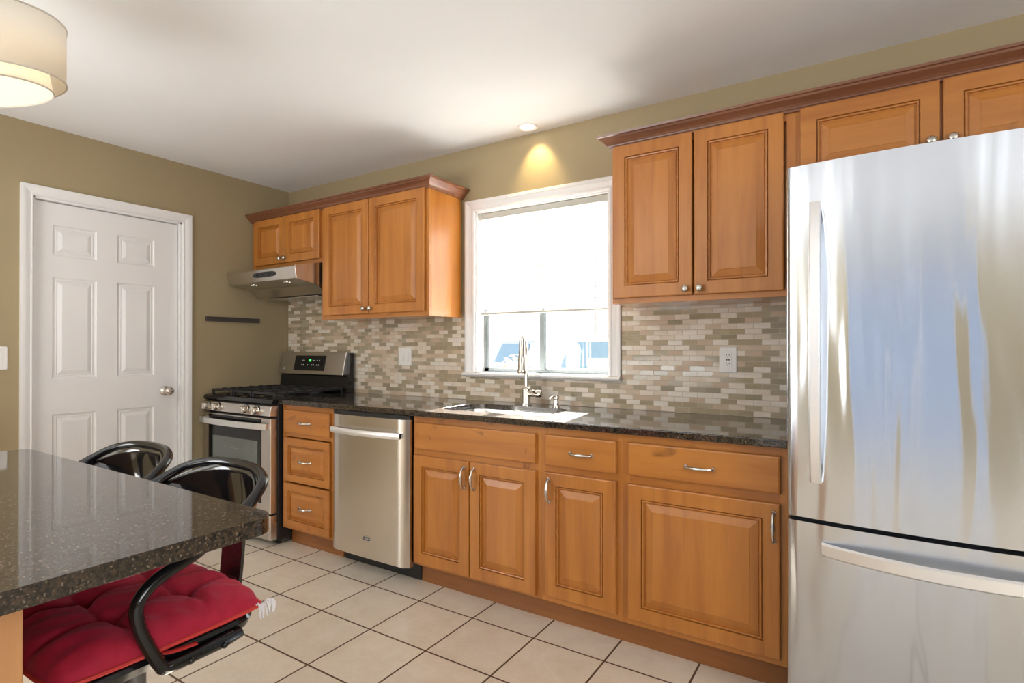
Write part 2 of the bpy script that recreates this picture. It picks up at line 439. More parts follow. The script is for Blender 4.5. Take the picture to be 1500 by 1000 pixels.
CAB_PROF = [(0, 0), (0.0008, -0.0095), (0.0036, -0.0100), (0.0044, -0.0030), (0.0060, -0.0018), (0.0095, -0.0030), (0.0110, -0.0130), (0.0140, -0.0135), (0.0160, -0.0110), (0.044, -0.0020), (0.0455, -0.0006)]
CAB_PROF_S = [(0, 0), (0.0008, -0.0095), (0.0036, -0.0100), (0.0044, -0.0030), (0.0060, -0.0018), (0.0090, -0.0030), (0.0105, -0.0130), (0.0130, -0.0135), (0.0150, -0.0110), (0.034, -0.0020), (0.0355, -0.0006)]
def facing_y(yf):
    return lambda u, v, d: (u, yf-d, v)
def cab_door(parent, name, x0, x1, z0, z1, yf, frame=0.056, mat='wood_v', prof=CAB_PROF, th=0.019):
    mb = MB(); panel_slab(mb, x0, x1, z0, z1, th, facing_y(yf), [(x0+frame, x1-frame, z0+frame, z1-frame)], prof, 0.005)
    return mb.build(name, M[mat], parent)
def slab_front(parent, name, x0, x1, z0, z1, yf, mat='wood_h', th=0.019):
    mb = MB(); panel_slab(mb, x0, x1, z0, z1, th, facing_y(yf), [(x0+0.02, x1-0.02, z0+0.02, z1-0.02)], [(0, 0), (0.001, 0)], 0.007)
    return mb.build(name, M[mat], parent)
def pull(parent, cx, cz, y, axis, length=0.108, name='handle'):
    """flared arch pull standing off a face that looks along -y"""
    h = length/2; mb = MB(); pts = []; rad = []
    prof = [(-1.0, 0.003, .0070), (-.97, .010, .0062), (-.86, .017, .0048), (-.6, .023, .0050), (-.3, .027, .0068), (0, .028, .0078),
            (.3, .027, .0068), (.6, .023, .0050), (.86, .017, .0048), (.97, .010, .0062), (1.0, .003, .0070)]
    for t, d, r in prof:
        a = t*h*0.92
        pts.append((cx+a, y-d, cz) if axis == 'x' else (cx, y-d, cz+a)); rad.append(r)
    mb.tube(pts, rad, 10)
    for sg in (-1, 1):
        c = (cx+sg*h*.92, y, cz) if axis == 'x' else (cx, y, cz+sg*h*.92)
        mb.lathe([(.0095, 0), (.0095, .0025), (.0075, .0055), (.004, .0065)], c, '-y', 14)
    return mb.build(name, M['nickel_dark'], parent, smooth=True)
def knob(parent, cx, cz, y):
    mb = MB(); mb.lathe([(.0075, 0), (.0065, .004), (.0050, .010), (.0085, .015), (.0145, .019), (.0155, .023), (.0130, .027), (.006, .0295), (.001, .030)], (cx, y, cz), '-y', 18)
    return mb.build('knob', M['nickel'], parent, smooth=True, angle=60)

# ------------------------------------------------------------------ the room
RX, RY, H = 7.0, -6.0, 2.4813
OX0, OX1, OZ0, OZ1 = 1.845, 2.738, 1.083, 2.080       # sink window opening
def struct(name, mb, mat, **kw): return tag(mb.build(name, mat, **kw), kind='structure')
struct('floor', MB().box(-0.14, RX+.14, RY-.14, 0.14, -0.1, 0), M['floor'])
struct('ceiling', MB().box(-0.14, RX+.14, RY-.14, 0.14, H, H+.1), M['ceiling'])
b = MB(); b.box(-0.14, OX0, 0, .14, 0, H); b.box(OX1, RX+.14, 0, .14, 0, H); b.box(OX0, OX1, 0, .14, 0, OZ0); b.box(OX0, OX1, 0, .14, OZ1, H)
struct('wall_back', b, M['olive'])
DY0, DY1, DZ = -1.622, -0.815, 2.088                  # door opening in the left wall
b = MB(); b.box(-.14, 0, RY, -5.6, 0, H); b.box(-.14, 0, -3.8, DY0, 0, H); b.box(-.14, 0, -5.6, -3.8, 0, .75); b.box(-.14, 0, -5.6, -3.8, 2.12, H); b.box(-.14, 0, DY1, 0, 0, H); b.box(-.14, 0, DY0, DY1, DZ, H)
struct('wall_left', b, M['olive'])
b = MB(); b.box(RX, RX+.14, RY, -4.5, 0, H); b.box(RX, RX+.14, -2.7, 0, 0, H); b.box(RX, RX+.14, -4.5, -2.7, 0, .75); b.box(RX, RX+.14, -4.5, -2.7, 2.12, H)
struct('wall_right', b, M['olive'])
b = MB(); b.box(-.14, 2.7, RY-.14, RY, 0, H); b.box(5.1, RX+.14, RY-.14, RY, 0, H); b.box(2.7, 5.1, RY-.14, RY, 2.2, H)
struct('wall_front', b, M['olive'])
# unseen openings added to carry daylight: patio door and side windows, framed and glazed
wd = thing('added_door_2', (3.9, RY, 0), kind='structure')
b = MB()
for x0, x1 in ((2.7, 2.77), (3.86, 3.94), (5.03, 5.1)): b.box(x0, x1, RY-.09, RY-.03, 0, 2.2)
b.box(2.77, 5.03, RY-.09, RY-.03, 2.13, 2.2); b.box(2.77, 5.03, RY-.09, RY-.03, 0, .08)
b.build('door_frame', M['white_paint'], wd)
b = MB(); b.box(2.77, 3.86, RY-.065, RY-.06, .08, 2.13); b.box(3.94, 5.03, RY-.065, RY-.06, .08, 2.13); b.build('glass', M['glass_tint'], wd)
wd = thing('added_window_2', (RX, -3.6, .75), kind='structure')
b = MB()
for y0, y1 in ((-4.5, -4.44), (-3.63, -3.57), (-2.76, -2.7)): b.box(RX+.03, RX+.09, y0, y1, .75, 2.12)
b.box(RX+.03, RX+.09, -4.44, -2.76, .75, .81); b.box(RX+.03, RX+.09, -4.44, -2.76, 2.06, 2.12)
b.build('window_frame', M['white_paint'], wd)
MB().box(RX+.055, RX+.06, -4.44, -2.76, .81, 2.06).build('glass', M['glass'], wd)

wd = thing('added_window_3', (0, -4.7, .75), kind='structure')  # added window, unseen, for frontal light from the left rear
b = MB()
for y0, y1 in ((-5.6, -5.54), (-4.73, -4.67), (-3.86, -3.8)): b.box(-.09, -.03, y0, y1, .75, 2.12)
b.box(-.09, -.03, -5.54, -3.86, .75, .81); b.box(-.09, -.03, -5.54, -3.86, 2.06, 2.12)
b.build('window_frame', M['white_paint'], wd)
MB().box(-.065, -.06, -5.54, -3.86, .81, 2.06).build('glass', M['glass'], wd)

# ---- left wall door with casing
d1 = thing('door_1', (-0.03, (DY0+DY1)/2, 0), kind='structure')
fx = lambda u, v, d: (-0.028+d, u, v)
y0, y1 = DY0+.022, DY1-.022
pw = [(-1.518, -1.302), (-1.193, -0.981)]
rows = [(0.235, 0.855), (1.058, 1.640), (1.763, 1.938)]
b = MB(); panel_slab(b, y0, y1, 0.008, 2.066, .035, fx, [(a, c, e, g) for a, c in pw for e, g in rows],
    [(0, 0), (.006, -.007), (.014, -.0085), (.020, -.0060), (.024, -.0085), (.034, -.0050), (.045, -.0015), (.047, -.0012)], .003)
slab = b.build('door_panel', M['white_paint'], d1)
b = MB(); b.lathe([(.032, 0), (.032, .004), (.026, .009), (.012, .012), (.011, .032), (.017, .038), (.026, .048), (.0285, .060), (.025, .070), (.014, .076), (.001, .077)], (-.028, -.915, .952), 'x', 24)
b.build('door_knob', M['nickel'], slab, smooth=True, angle=50)
# jamb, stop
b = MB()
b.box(-.14, 0.001, DY0, DY0+.019, 0, DZ); b.box(-.14, 0.001, DY1-.019, DY1, 0, DZ); b.box(-.14, 0.001, DY0, DY1, DZ-.019, DZ)
b.box(-.10, -.066, DY0+.019, DY0+.032, 0, DZ-.019); b.box(-.10, -.066, DY1-.032, DY1-.019, 0, DZ-.019); b.box(-.10, -.066, DY0+.019, DY1-.019, DZ-.032, DZ-.019)
b.build('door_jamb', M['white_paint'], d1)
def casing(name, rect, w, f, mat, prof, sides='lrt'):
    """mitred casing around rect=(u0,u1,v0,v1), f(u,v,d)"""
    u0, u1, v0, v1 = rect; b = MB()
    n = len(prof)
    def strip(A, B):
        vs = [f(*A(p), q) for p, q in prof]+[f(*B(p), q) for p, q in prof]
        b.add(vs, [tuple(range(n))[::-1], tuple(range(n, 2*n))]+[(i, (i+1) % n, n+(i+1) % n, n+i) for i in range(n)])
    bt = 1 if 'b' in sides else 0
    if 'l' in sides: strip(lambda p: (u0-p, v0-p*bt), lambda p: (u0-p, v1+p))
    if 'r' in sides: strip(lambda p: (u1+p, v0-p*bt), lambda p: (u1+p, v1+p))
    if 't' in sides: strip(lambda p: (u0-p, v1+p), lambda p: (u1+p, v1+p))
    if 'b' in sides: strip(lambda p: (u0-p, v0-p), lambda p: (u1+p, v0-p))
    return struct(name, b, mat)
CP = lambda w: [(0, 0), (0, .009), (.10*w, .0125), (.18*w, .0125), (.22*w, .010), (.34*w, .012), (.62*w, .017), (.80*w, .0185), (w, .0185), (w, 0)]
casing('trim_1', (DY0+.008, DY1-.008, 0, DZ-.008), .058, lambda u, v, d: (d, u, v), M['white_paint'], CP(.058))

# ---- sink window: jamb, grey slider, casing, stool
w1 = thing('window_1', (2.29, 0.10, OZ0), kind='structure')
b = MB(); t = .012
b.box(OX0, OX0+t, 0.0, .14, OZ0, OZ1); b.box(OX1-t, OX1, 0, .14, OZ0, OZ1); b.box(OX0, OX1, 0, .14, OZ1-t, OZ1); b.box(OX0, OX1, .0, .14, OZ0, OZ0+.004)
b.build('window_jamb', M['white_paint'], w1)
b = MB(); ix0, ix1 = OX0+t, OX1-t
b.box(ix0, ix0+.034, .085, .13, OZ0+.004, OZ1-t); b.box(ix1-.034, ix1, .085, .13, OZ0+.004, OZ1-t)
b.box(ix0, ix1, .085, .13, OZ0+.004, OZ0+.028); b.box(ix0, ix1, .085, .13, OZ1-t-.03, OZ1-t)
b.box(ix0+.012, ix0+.016, .078, .085, OZ0+.028, OZ1-.05)
b.build('window_frame', M['alu'], w1, bevel=.002)
b = MB(); b.box(2.262, 2.305, .078, .128, OZ0+.02, OZ1-.03); b.box(2.268, 2.299, .070, .078, OZ0+.02, OZ1-.03); b.build('sliding_stile', M['alu'], w1, bevel=.002)
MB().box(ix0+.034, 2.262, .108, .112, OZ0+.028, OZ1-t-.03).build('glass', M['glass'], w1)
MB().box(2.305, ix1-.034, .100, .104, OZ0+.028, OZ1-t-.03).build('glass', M['glass'], w1)
WP = [(0, 0), (0, .011), (.008, .015), (.014, .015), (.018, .011), (.026, .012), (.046, .018), (.052, .022), (.066, .022), (.070, .018), (.070, 0)]
casing('trim_2', (OX0+.003, OX1-.003, OZ0, OZ1-.003), .07, lambda u, v, d: (u, -d, v), M['white_paint'], WP)
b = MB(); b.extrude([(0.0, OZ0-.001), (-.036, OZ0-.001), (-.041, OZ0-.006), (-.041, OZ0-.014), (-.034, OZ0-.020), (-.012, OZ0-.020), (-.012, OZ0-.026), (0, OZ0-.026)], OX0-.072, OX1+.068, lambda a, p, q: (a, p, q))
struct('trim_3', b, M['white_paint'])

# ------------------------------------------------------------------ window blind
bl = thing('window_blind', (2.29, .045, OZ1-.02), 'white horizontal mini blind lowered two thirds over the sink window', 'blind')
bx0, bx1 = OX0+.018, OX1-.018
b = MB(); b.box(bx0, bx1, .022, .062, OZ1-.050, OZ1-.014); hr = b.build('head_rail', M['blind_rail'], bl, bevel=.003)
for q0, q1 in ((bx0-.001, bx0+.022), (bx1-.022, bx1+.001)): MB().box(q0, q1, .018, .066, OZ1-.054, OZ1-.012).build('end_bracket', M['blind_rail'], hr, bevel=.002)
b = MB(); zt, zb, pitch = OZ1-.062, 1.468, .0205; n = int((zt-zb)/pitch)+1
for i in range(n):
    z = zt-i*pitch; pr = []
    for k in range(7):
        t = (k/6-.5); a = math.radians(66)
        y = t*.0255*math.cos(a); dz = t*.0255*math.sin(a); c = .0018*(1-4*t*t)
        pr.append((.042-y-c*math.sin(a), z+dz+c*math.cos(a)))
    vs = [(bx0+.006, p, q) for p, q in pr]+[(bx1-.006, p, q) for p, q in pr]
    b.add(vs, [(k, k+1, 8+k, 7+k) for k in range(6)])
b.build('slats', M['slat'], bl, smooth=True)
b = MB(); b.box(bx0+.004, bx1-.004, .030, .055, 1.440, 1.454); b.build('bottom_rail', M['blind_rail'], bl, bevel=.003)
for x in (bx0+.09, 2.27, bx1-.20):
    b = MB(); b.tube([(x, .0285, OZ1-.05), (x, .0285, 1.452)], .0009, 6); b.tube([(x, .0555, OZ1-.05), (x, .0555, 1.452)], .0009, 6)
    b.lathe([(.006, -.004), (.006, .0)], (x, .0425, 1.4405), 'z', 10); b.build('ladder_cord', M['white_plastic'], bl)
b = MB(); b.tube([(bx1-.075, .016, OZ1-.05), (bx1-.075, .016, OZ1-.12)], .0022, 8); b.tube([(bx1-.075, .016, OZ1-.12), (bx1-.072, .012, 1.30)], .0035, 8)
b.build('tilt_wand', M['white_plastic'], bl, smooth=True)

# ------------------------------------------------------------------ backsplash
bs = MB()
def bsbox(x0, x1, z0, z1): bs.box(x0, x1, -.009, -.0003, z0, z1)
BZ, BT = .9145, 1.447
cx0, cx1 = OX0-.069, OX1+.069
bsbox(.004, .8, .90, 1.62); bsbox(.8, cx0, BZ, BT); bsbox(cx0, cx1, BZ, OZ0-.028); bsbox(cx1, 3.665, BZ, BT)
tag(bs.build('tile_backsplash', M['mosaic']), 'beige and olive stone and glass mosaic backsplash running behind the worktop', 'backsplash')

# ------------------------------------------------------------------ worktop with undermount sink
def rrect(x0, x1, y0, y1, r, n=6):
    p = []
    for cx, cy, a in ((x1-r, y1-r, 0), (x0+r, y1-r, PI/2), (x0+r, y0+r, PI), (x1-r, y0+r, 3*PI/2)):
        for i in range(n+1):
            t = a+PI/2*i/n; p.append((cx+r*math.cos(t), cy+r*math.sin(t)))
    return p
def slab_mesh(name, outer, inner, z0, z1, mat, edge=.004):
    bm = bmesh.new()
    loops = []
    for loop in ([outer]+([inner] if inner else [])):
        vs = [bm.verts.new((x, y, z1)) for x, y in loop]
        loops += [bm.edges.new((vs[i], vs[(i+1) % len(vs)])) for i in range(len(vs))]
    bmesh.ops.triangle_fill(bm, use_beauty=True, edges=loops)
    r = bmesh.ops.extrude_face_region(bm, geom=list(bm.faces))
    for v in [g for g in r['geom'] if isinstance(g, bmesh.types.BMVert)]: v.co.z = z0
    bmesh.ops.recalc_face_normals(bm, faces=bm.faces)
    me = bpy.data.meshes.new(name); bm.to_mesh(me); bm.free(); me.materials.append(mat)
    o = bpy.data.objects.new(name, me); COL.objects.link(o)
    k = o.modifiers.new('bevel', 'BEVEL'); k.width = edge; k.segments = 3; k.limit_method = 'ANGLE'; k.angle_limit = math.radians(50)
    return o
SX0, SX1, SY0, SY1 = 1.975, 2.600, -.520, -.170
ct = slab_mesh('countertop', [(.802, -.648), (3.657, -.648), (3.657, -.0005), (.802, -.0005)], rrect(SX0, SX1, SY0, SY1, .085), .885, .914, M['granite'])
tag(ct, 'long dark brown granite worktop along the back wall with the sink cut in', 'countertop')

sk = thing('kitchen_sink', ((SX0+SX1)/2, (SY0+SY1)/2, .69), 'stainless undermount sink below the window', 'sink')
b = MB(); rings = []
for dx, z, r in ((.012, .8835, .095), (.0, .8835, .085), (-.004, .86, .083), (-.012, .72, .075), (-.05, .695, .05)):
    rings.append([(x, y, z) for x, y in rrect(SX0-dx, SX1+dx, SY0-dx, SY1+dx, r)])
b.rings(rings, True, False); k = len(rings[-1]); b.add(rings[-1], [tuple(range(k))])
b.build('basin', M['steel'], sk, smooth=True, solid=-.0015, angle=60)
MB().lathe([(.045, 0), (.045, .003), (.034, .004), (.030, .001), (.001, .001)], ((SX0+SX1)/2, (SY0+SY1)/2, .6955), 'z', 24).build('drain', M['chrome'], sk, smooth=True)

# ------------------------------------------------------------------ faucet, soap dispenser
fc = thing('faucet', (2.287, -.118, .914), 'brushed nickel pull-down faucet standing behind the sink', 'faucet')
fx0, fy0 = 2.287, -.118
b = MB(); b.lathe([(.031, 0), (.031, .006), (.026, .009), (.0245, .03), (.0245, .085), (.026, .092), (.0215, .100), (.0150, .104)], (fx0, fy0, .914), 'z', 24)
b.build('faucet_body', M['nickel'], fc, smooth=True, angle=45)
dx, dy = .40, -.916; R = .088
pts = [(fx0, fy0, 1.015), (fx0, fy0, 1.10), (fx0, fy0, 1.19)]
for i in range(1, 15):
    a = PI*i/14*1.02; s = R-R*math.cos(a); pts.append((fx0+dx*s, fy0+dy*s, 1.19+R*1.22*math.sin(a)))
b = MB(); b.tube(pts, .0118, 14); b.build('gooseneck', M['nickel'], fc, smooth=True)
ex, ey = fx0+dx*2*R, fy0+dy*2*R
b = MB(); b.lathe([(.0150, .185), (.0150, .18), (.0160, .10), (.0195, .092), (.0205, .08), (.0215, .025), (.0240, .020), (.0245, .004), (.022, .0), (.001, .0)], (ex, ey, 1.005+.095), 'z', 22)
b.build('spray_head', M['nickel'], fc, smooth=True, angle=45)
b = MB(); b.lathe([(.019, .015), (.019, .060), (.021, .064), (.021, .085), (.018, .094), (.010, .099), (.001, .1)], (fx0, fy0, .983), 'x', 20)
b.tube([(fx0+.075, fy0-.015, .985), (fx0+.085, fy0-.045, .992), (fx0+.092, fy0-.085, 1.006)], [.0075, .0065, .0055], 10)
b.build('lever', M['nickel'], fc, smooth=True, angle=45)
sd = thing('soap_dispenser', (2.476, -.118, .914), 'short nickel soap dispenser right of the faucet', 'soap dispenser')
b = MB(); b.lathe([(.021, 0), (.021, .005), (.0145, .009), (.0135, .018), (.0155, .024), (.0125, .034), (.0125, .044), (.016, .047), (.0165, .062), (.013, .068), (.001, .069)], (2.476, -.118, .914), 'z', 20)
b.build('pump', M['nickel'], sd, smooth=True, angle=45)
b = MB(); b.tube([(2.476, -.130, .972), (2.476, -.160, .974), (2.476, -.185, .968)], [.006, .0055, .005], 10); b.build('spout', M['nickel'], sd, smooth=True)

# ------------------------------------------------------------------ cabinets
YB = -.61; YD = -.630       # face frame and door face of the base units
def base_box(parent, x0, x1, stiles, rails, side_l=False, z0=.112, toe=True, zt=.8835):
    b = MB(); b.box(x0, x1, YB+.02, -.012, z0, z0+.018)
    for xa, xb, ya, yb in ((x0, x0+.018, YB+.02, -.012), (x1-.018, x1, YB+.02, -.012), (x0+.018, x1-.018, -.03, -.012)): b.box(xa, xb, ya, yb, z0+.018, zt)
    b.build('carcass', M['wood_v'], parent)
    for s0, s1 in stiles: MB().box(s0, s1, YB, YB+.02, z0, zt).build('frame_stile', M['wood_v'], parent, bevel=.001)
    for (r0, r1, q0, q1) in rails: MB().box(max(r0, stiles[0][1]), min(r1, stiles[-1][0]), YB+.0008, YB+.02, max(q0, z0), q1).build('frame_rail', M['wood_h'], parent)
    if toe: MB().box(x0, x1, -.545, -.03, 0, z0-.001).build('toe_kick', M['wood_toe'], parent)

# drawer base between range and dishwasher
c1 = thing('base_cabinet', (1.04, -.31, 0), 'narrow honey maple base cabinet of three drawers beside the gas range', 'cabinet')
base_box(c1, .802, 1.285, [(.802, .836), (1.25, 1.285)], [(.83, 1.26, .845, .8835), (.83, 1.26, .685, .715), (.83, 1.26, .405, .43), (.83, 1.26, .112, .145)])
d = slab_front(c1, 'drawer', .829, 1.257, .710, .852, YD); pull(d, 1.035, .780, YD, 'x')
for z0, z1 in ((.411, .680), (.130, .400)):
    d = cab_door(c1, 'drawer', .829, 1.257, z0, z1, YD, .045, 'wood_h', CAB_PROF_S); pull(d, 1.040, (z0+z1)/2, YD, 'x')
# sink base
c2 = thing('base_cabinet', (2.28, -.31, 0), 'maple sink cabinet with two doors under a plain false drawer front, below the faucet', 'cabinet')
base_box(c2, 1.900, 2.664, [(1.900, 1.925), (2.636, 2.664)], [(1.92, 2.64, .845, .8835), (1.92, 2.64, .68, .722), (1.92, 2.64, .112, .145)], zt=.8835)
slab_front(c2, 'false_drawer_front', 1.921, 2.641, .715, .851, YD)
d = cab_door(c2, 'door', 1.913, 2.270, .127, .683, YD); pull(d, 2.242, .605, YD, 'z')
d = cab_door(c2, 'door', 2.276, 2.641, .127, .685, YD); pull(d, 2.302, .605, YD, 'z')
c3 = thing('base_cabinet', (2.85, -.31, 0), 'slim maple base cabinet with one drawer over one narrow door, right of the sink cabinet', 'cabinet')
base_box(c3, 2.664, 3.046, [(2.664, 2.695), (3.018, 3.046)], [(2.69, 3.02, .845, .8835), (2.69, 3.02, .68, .722), (2.69, 3.02, .112, .145)])
d = slab_front(c3, 'drawer', 2.690, 3.022, .716, .852, YD); pull(d, 2.866, .781, YD, 'x')
d = cab_door(c3, 'door', 2.687, 3.022, .140, .687, YD); pull(d, 2.711, .607, YD, 'z')
c4 = thing('base_cabinet', (3.35, -.31, 0), 'wide maple base cabinet with one drawer over one broad door, beside the refrigerator', 'cabinet')
base_box(c4, 3.046, 3.657, [(3.046, 3.078), (3.628, 3.657)], [(3.07, 3.63, .845, .8835), (3.07, 3.63, .68, .722), (3.07, 3.63, .112, .145)])
d = slab_front(c4, 'drawer', 3.072, 3.632, .719, .852, YD); pull(d, 3.356, .781, YD, 'x')
d = cab_door(c4, 'door', 3.072, 3.631, .138, .685, YD); pull(d, 3.610, .603, YD, 'z')
# wall cabinets
YU = -.318; YUD = -.338
def wall_box(parent, x0, x1, z0, z1, extra=()):
    b = MB(); b.box(x0, x1, YU+.02, -.0105, z0, z1); b.build('carcass', M['wood_y'], parent, bevel=.001)
    st = .034
    for e0, e1 in [(x0, x0+st), (x1-st, x1)]+list(extra): MB().box(e0, e1, YU, YU+.02, z0, z1).build('frame_stile', M['wood_v'], parent, bevel=.001)
    for q0, q1 in ((z0, z0+.036), (z1-.05, z1)): MB().box(x0+st, x1-st, YU+.0008, YU+.02, q0, q1).build('frame_rail', M['wood_h'], parent)
u1 = thing('wall_cabinet', (.41, -.16, 1.815), 'short maple wall cabinet with two small doors above the range hood', 'cabinet')
wall_box(u1, .012, .805, 1.815, 2.190)
d = cab_door(u1, 'door', .058, .411, 1.840, 2.172, YUD, .052, 'wood_v', CAB_PROF_S); knob(d, .383, 1.872, YUD)
d = cab_door(u1, 'door', .416, .795, 1.840, 2.172, YUD, .052, 'wood_v', CAB_PROF_S); knob(d, .436, 1.872, YUD)
u2 = thing('wall_cabinet', (1.28, -.16, 1.425), 'tall maple wall cabinet with two doors left of the window', 'cabinet')
wall_box(u2, .805, 1.748, 1.425, 2.190)
d = cab_door(u2, 'door', .838, 1.262, 1.450, 2.172, YUD); knob(d, 1.235, 1.482, YUD)
d = cab_door(u2, 'door', 1.268, 1.724, 1.450, 2.172, YUD); knob(d, 1.292, 1.482, YUD)
u3 = thing('wall_cabinet', (3.26, -.16, 1.44), 'tall maple wall cabinet with two doors right of the window', 'cabinet')
wall_box(u3, 2.882, 3.655, 1.440, 2.190)
d = cab_door(u3, 'door', 2.892, 3.254, 1.464, 2.172, YUD); knob(d, 3.229, 1.490, YUD)
d = cab_door(u3, 'door', 3.262, 3.612, 1.464, 2.172, YUD); knob(d, 3.289, 1.490, YUD)
u4 = thing('wall_cabinet', (4.11, -.16, 1.84), 'wide low maple wall cabinet over the refrigerator', 'cabinet')
wall_box(u4, 3.655, 4.565, 1.850, 2.190, [(4.09, 4.13)])
d = cab_door(u4, 'door', 3.670, 4.106, 1.875, 2.172, YUD, .056, 'wood_h'); knob(d, 4.080, 1.957, YUD)
d = cab_door(u4, 'door', 4.114, 4.550, 1.875, 2.172, YUD, .056, 'wood_h'); knob(d, 4.140, 1.957, YUD)

# crown mouldings, mitred return at the open end(s)
CRP = [(0, 0), (.008, .001), (.010, .009), (.014, .011), (.016, .016), (.022, .024), (.034, .034), (.042, .040), (.046, .047), (.053, .049), (.056, .058), (.0, .058)]
def crown(name, x0, x1, lret, rret, label):
    b = MB(); z0 = 2.166; yf = YU-.0025; n = len(CRP)
    # stations: left wall end, left front corner, right front corner, right wall end
    st = []
    if lret: st.append(lambda p: (x0-p, -.0008))
    st.append((lambda p: (x0-p, yf-p)) if lret else (lambda p: (x0, yf-p)))
    st.append((lambda p: (x1+p, yf-p)) if rret else (lambda p: (x1, yf-p)))
    if rret: st.append(lambda p: (x1+p, -.0008))
    rr = [[(*s(p), z0+q) for p, q in CRP] for s in st]
    b.rings(rr, True, True)
    o = b.build(name, M['wood_crown']); return tag(o, label, 'crown molding')
crown('crown_molding', .003, 1.7505, False, True, 'dark stained crown molding on the cabinets left of the window')
crown('crown_molding', 2.8795, 4.568, True, False, 'long dark stained crown molding on the cabinets from window to refrigerator')

# ------------------------------------------------------------------ range hood
rh = thing('range_hood', (.40, -.25, 1.61), 'stainless range hood under the short cabinet above the stove', 'range hood')
b = MB(); P = [(-.0105, 1.8135), (-.318, 1.8135), (-.515, 1.772), (-.520, 1.764), (-.506, 1.690), (-.500, 1.684), (-.350, 1.662), (-.335, 1.655), (-.285, 1.606), (-.0105, 1.600)]
b.extrude(P, .012, .789, lambda a, p, q: (a, p, q)); b.build('hood_shell', M['steel_range'], rh, bevel=.002)
def hood_pt(x, t, out=0):  # on the front face, t 0 top..1 bottom
    a = Vector((0, -.520, 1.764)); c = Vector((0, -.506, 1.690)); p = a+(c-a)*t; nrm = Vector((0, -.98, -.19)); p += nrm*out; return (x, p.y, p.z)
b = MB(); ring = [(x, y) for x, y in rrect(.355, .585, .18, .62, .16*1.0, 6)]
ring = []
for i in range(24):
    a = 2*PI*i/24; ring.append((.455+.125*math.copysign(abs(math.cos(a))**.5, math.cos(a)), .42+.24*math.copysign(abs(math.sin(a))**.7, math.sin(a))-.10*math.cos(a*1)**2*0))
b.rings([[hood_pt(x, t, 0) for x, t in ring], [hood_pt(x, t, .004) for x, t in ring]]); cp = b.build('control_panel', M['black_satin'], rh, smooth=True)
for x in (.38, .43, .50):
    MB().rings([[hood_pt(x+sx*.010, .42+st*.08, .003) for sx, st in ((-1, -1), (1, -1), (1, 1), (-1, 1))], [hood_pt(x+sx*.010, .42+st*.08, .007) for sx, st in ((-1, -1), (1, -1), (1, 1), (-1, 1))]]).build('switch', M['black_gloss'], cp)
for x in (.22, .60):
    MB().lathe([(.042, 0), (.042, .008), (.034, .010), (.001, .006)], (x, -.425, 1.6745), 'z', 20).build('lamp_lens', M['chrome'], rh, smooth=True)
MB().box(.12, .70, -.27, -.06, 1.5955, 1.6008).build('grease_filter', M['steel'], rh)

# ------------------------------------------------------------------ gas range
gr = thing('gas_range', (.405, -.36, 0), 'stainless and black freestanding gas range in the corner', 'stove')
GX0, GX1, GF = .014, .792, -.690
b = MB(); b.box(GX0+.003, GX1-.002, -.640, -.03, .03, .905); b.build('oven_body', M['black_satin'], gr, bevel=.003)
for x in (GX0+.05, GX1-.05):
    for y in (-.60, -.08): MB().lathe([(.018, 0), (.018, .03)], (x, y, 0), 'z', 12).build('foot', M['black_satin'], gr)
# cooktop with rolled front
b = MB(); b.extrude([(-.645, .877), (-.672, .879), (-.682, .888), (-.684, .900), (-.676, .913), (-.655, .919), (-.09, .919), (-.09, .905), (-.645, .903)], GX0, GX1+.004, lambda a, p, q: (a, p, q))
b.build('cooktop', M['black_gloss'], gr, smooth=True, angle=30)
# control panel
b = MB(); b.extrude([(-.642, .876), (-.678, .876), (-.688, .870), (-.700, .812), (-.642, .808)], GX0, GX1, lambda a, p, q: (a, p, q)); kp = b.build('control_panel', M['steel_range'], gr, bevel=.002)
for i, x in enumerate((.085, .205, .535, .650)):
    b = MB(); b.lathe([(.029, 0), (.029, .003), (.0245, .005), (.0235, .030), (.021, .034), (.001, .0345)], (x, -.6935, .842), '-y', 22); b.box(x-.0055, x+.0055, -.7345, -.720, .821, .863)
    kb = b.build('knob', M['nickel'], kp, smooth=True, angle=40)
    MB().lathe([(.032, 0), (.032, .0025)], (x, -.6920, .842), '-y', 22).build('knob_ring', M['black_satin'], kb)
MB().lathe([(.004, 0), (.004, .002)], (.672, -.697, .824), '-y', 10).build('off_mark', M['red_led'], kp)
# oven door
b = MB(); b.box(GX0+.004, GX1-.004, GF, -.642, .205, .796); od = b.build('oven_door', M['steel_range'], gr, bevel=.004)
b = MB(); b.box(.095, .690, GF-.0035, GF+.001, .262, .788); gw = b.build('door_glass', M['black_gloss'], od, bevel=.0015)
M['oven_win'] = simple('oven_window', (0.10, 0.115, 0.10), 0.06, ior=1.9)
b = MB(); b.box(.150, .660, GF-.0048, GF-.003, .300, .648); b.build('oven_window', M['oven_win'], gw, bevel=.001)
b = MB()
for z in (.40, .50, .58): b.box(.30, .655, GF-.0052, GF-.0046, z, z+.0018)
b.build('rack_lines', simple('oven_rack_steel', (.32, .30, .24), .3, .8), gw)
b = MB(); pts = []
for i in range(17):
    t = i/16; pts.append((GX0+.012+t*(GX1-GX0-.024), GF-.020-.030*math.sin(PI*t)**.8, .748))
rr = [[(p[0], p[1]+a, p[2]+c) for a, c in ((-.010, -.017), (-.010, .017), (-.004, .020), (.008, .016), (.008, -.016), (-.004, -.020))] for p in pts]
b.rings(rr); b.box(GX0+.012, GX0+.040, GF-.016, GF, .733, .763); b.box(GX1-.040, GX1-.012, GF-.016, GF, .733, .763)
b.build('handle', M['steel_handle'], od, smooth=True, angle=40)
b = MB(); b.box(GX0+.004, GX1-.004, GF, -.642, .040, .195); b.build('storage_drawer', M['steel_range'], gr, bevel=.004)
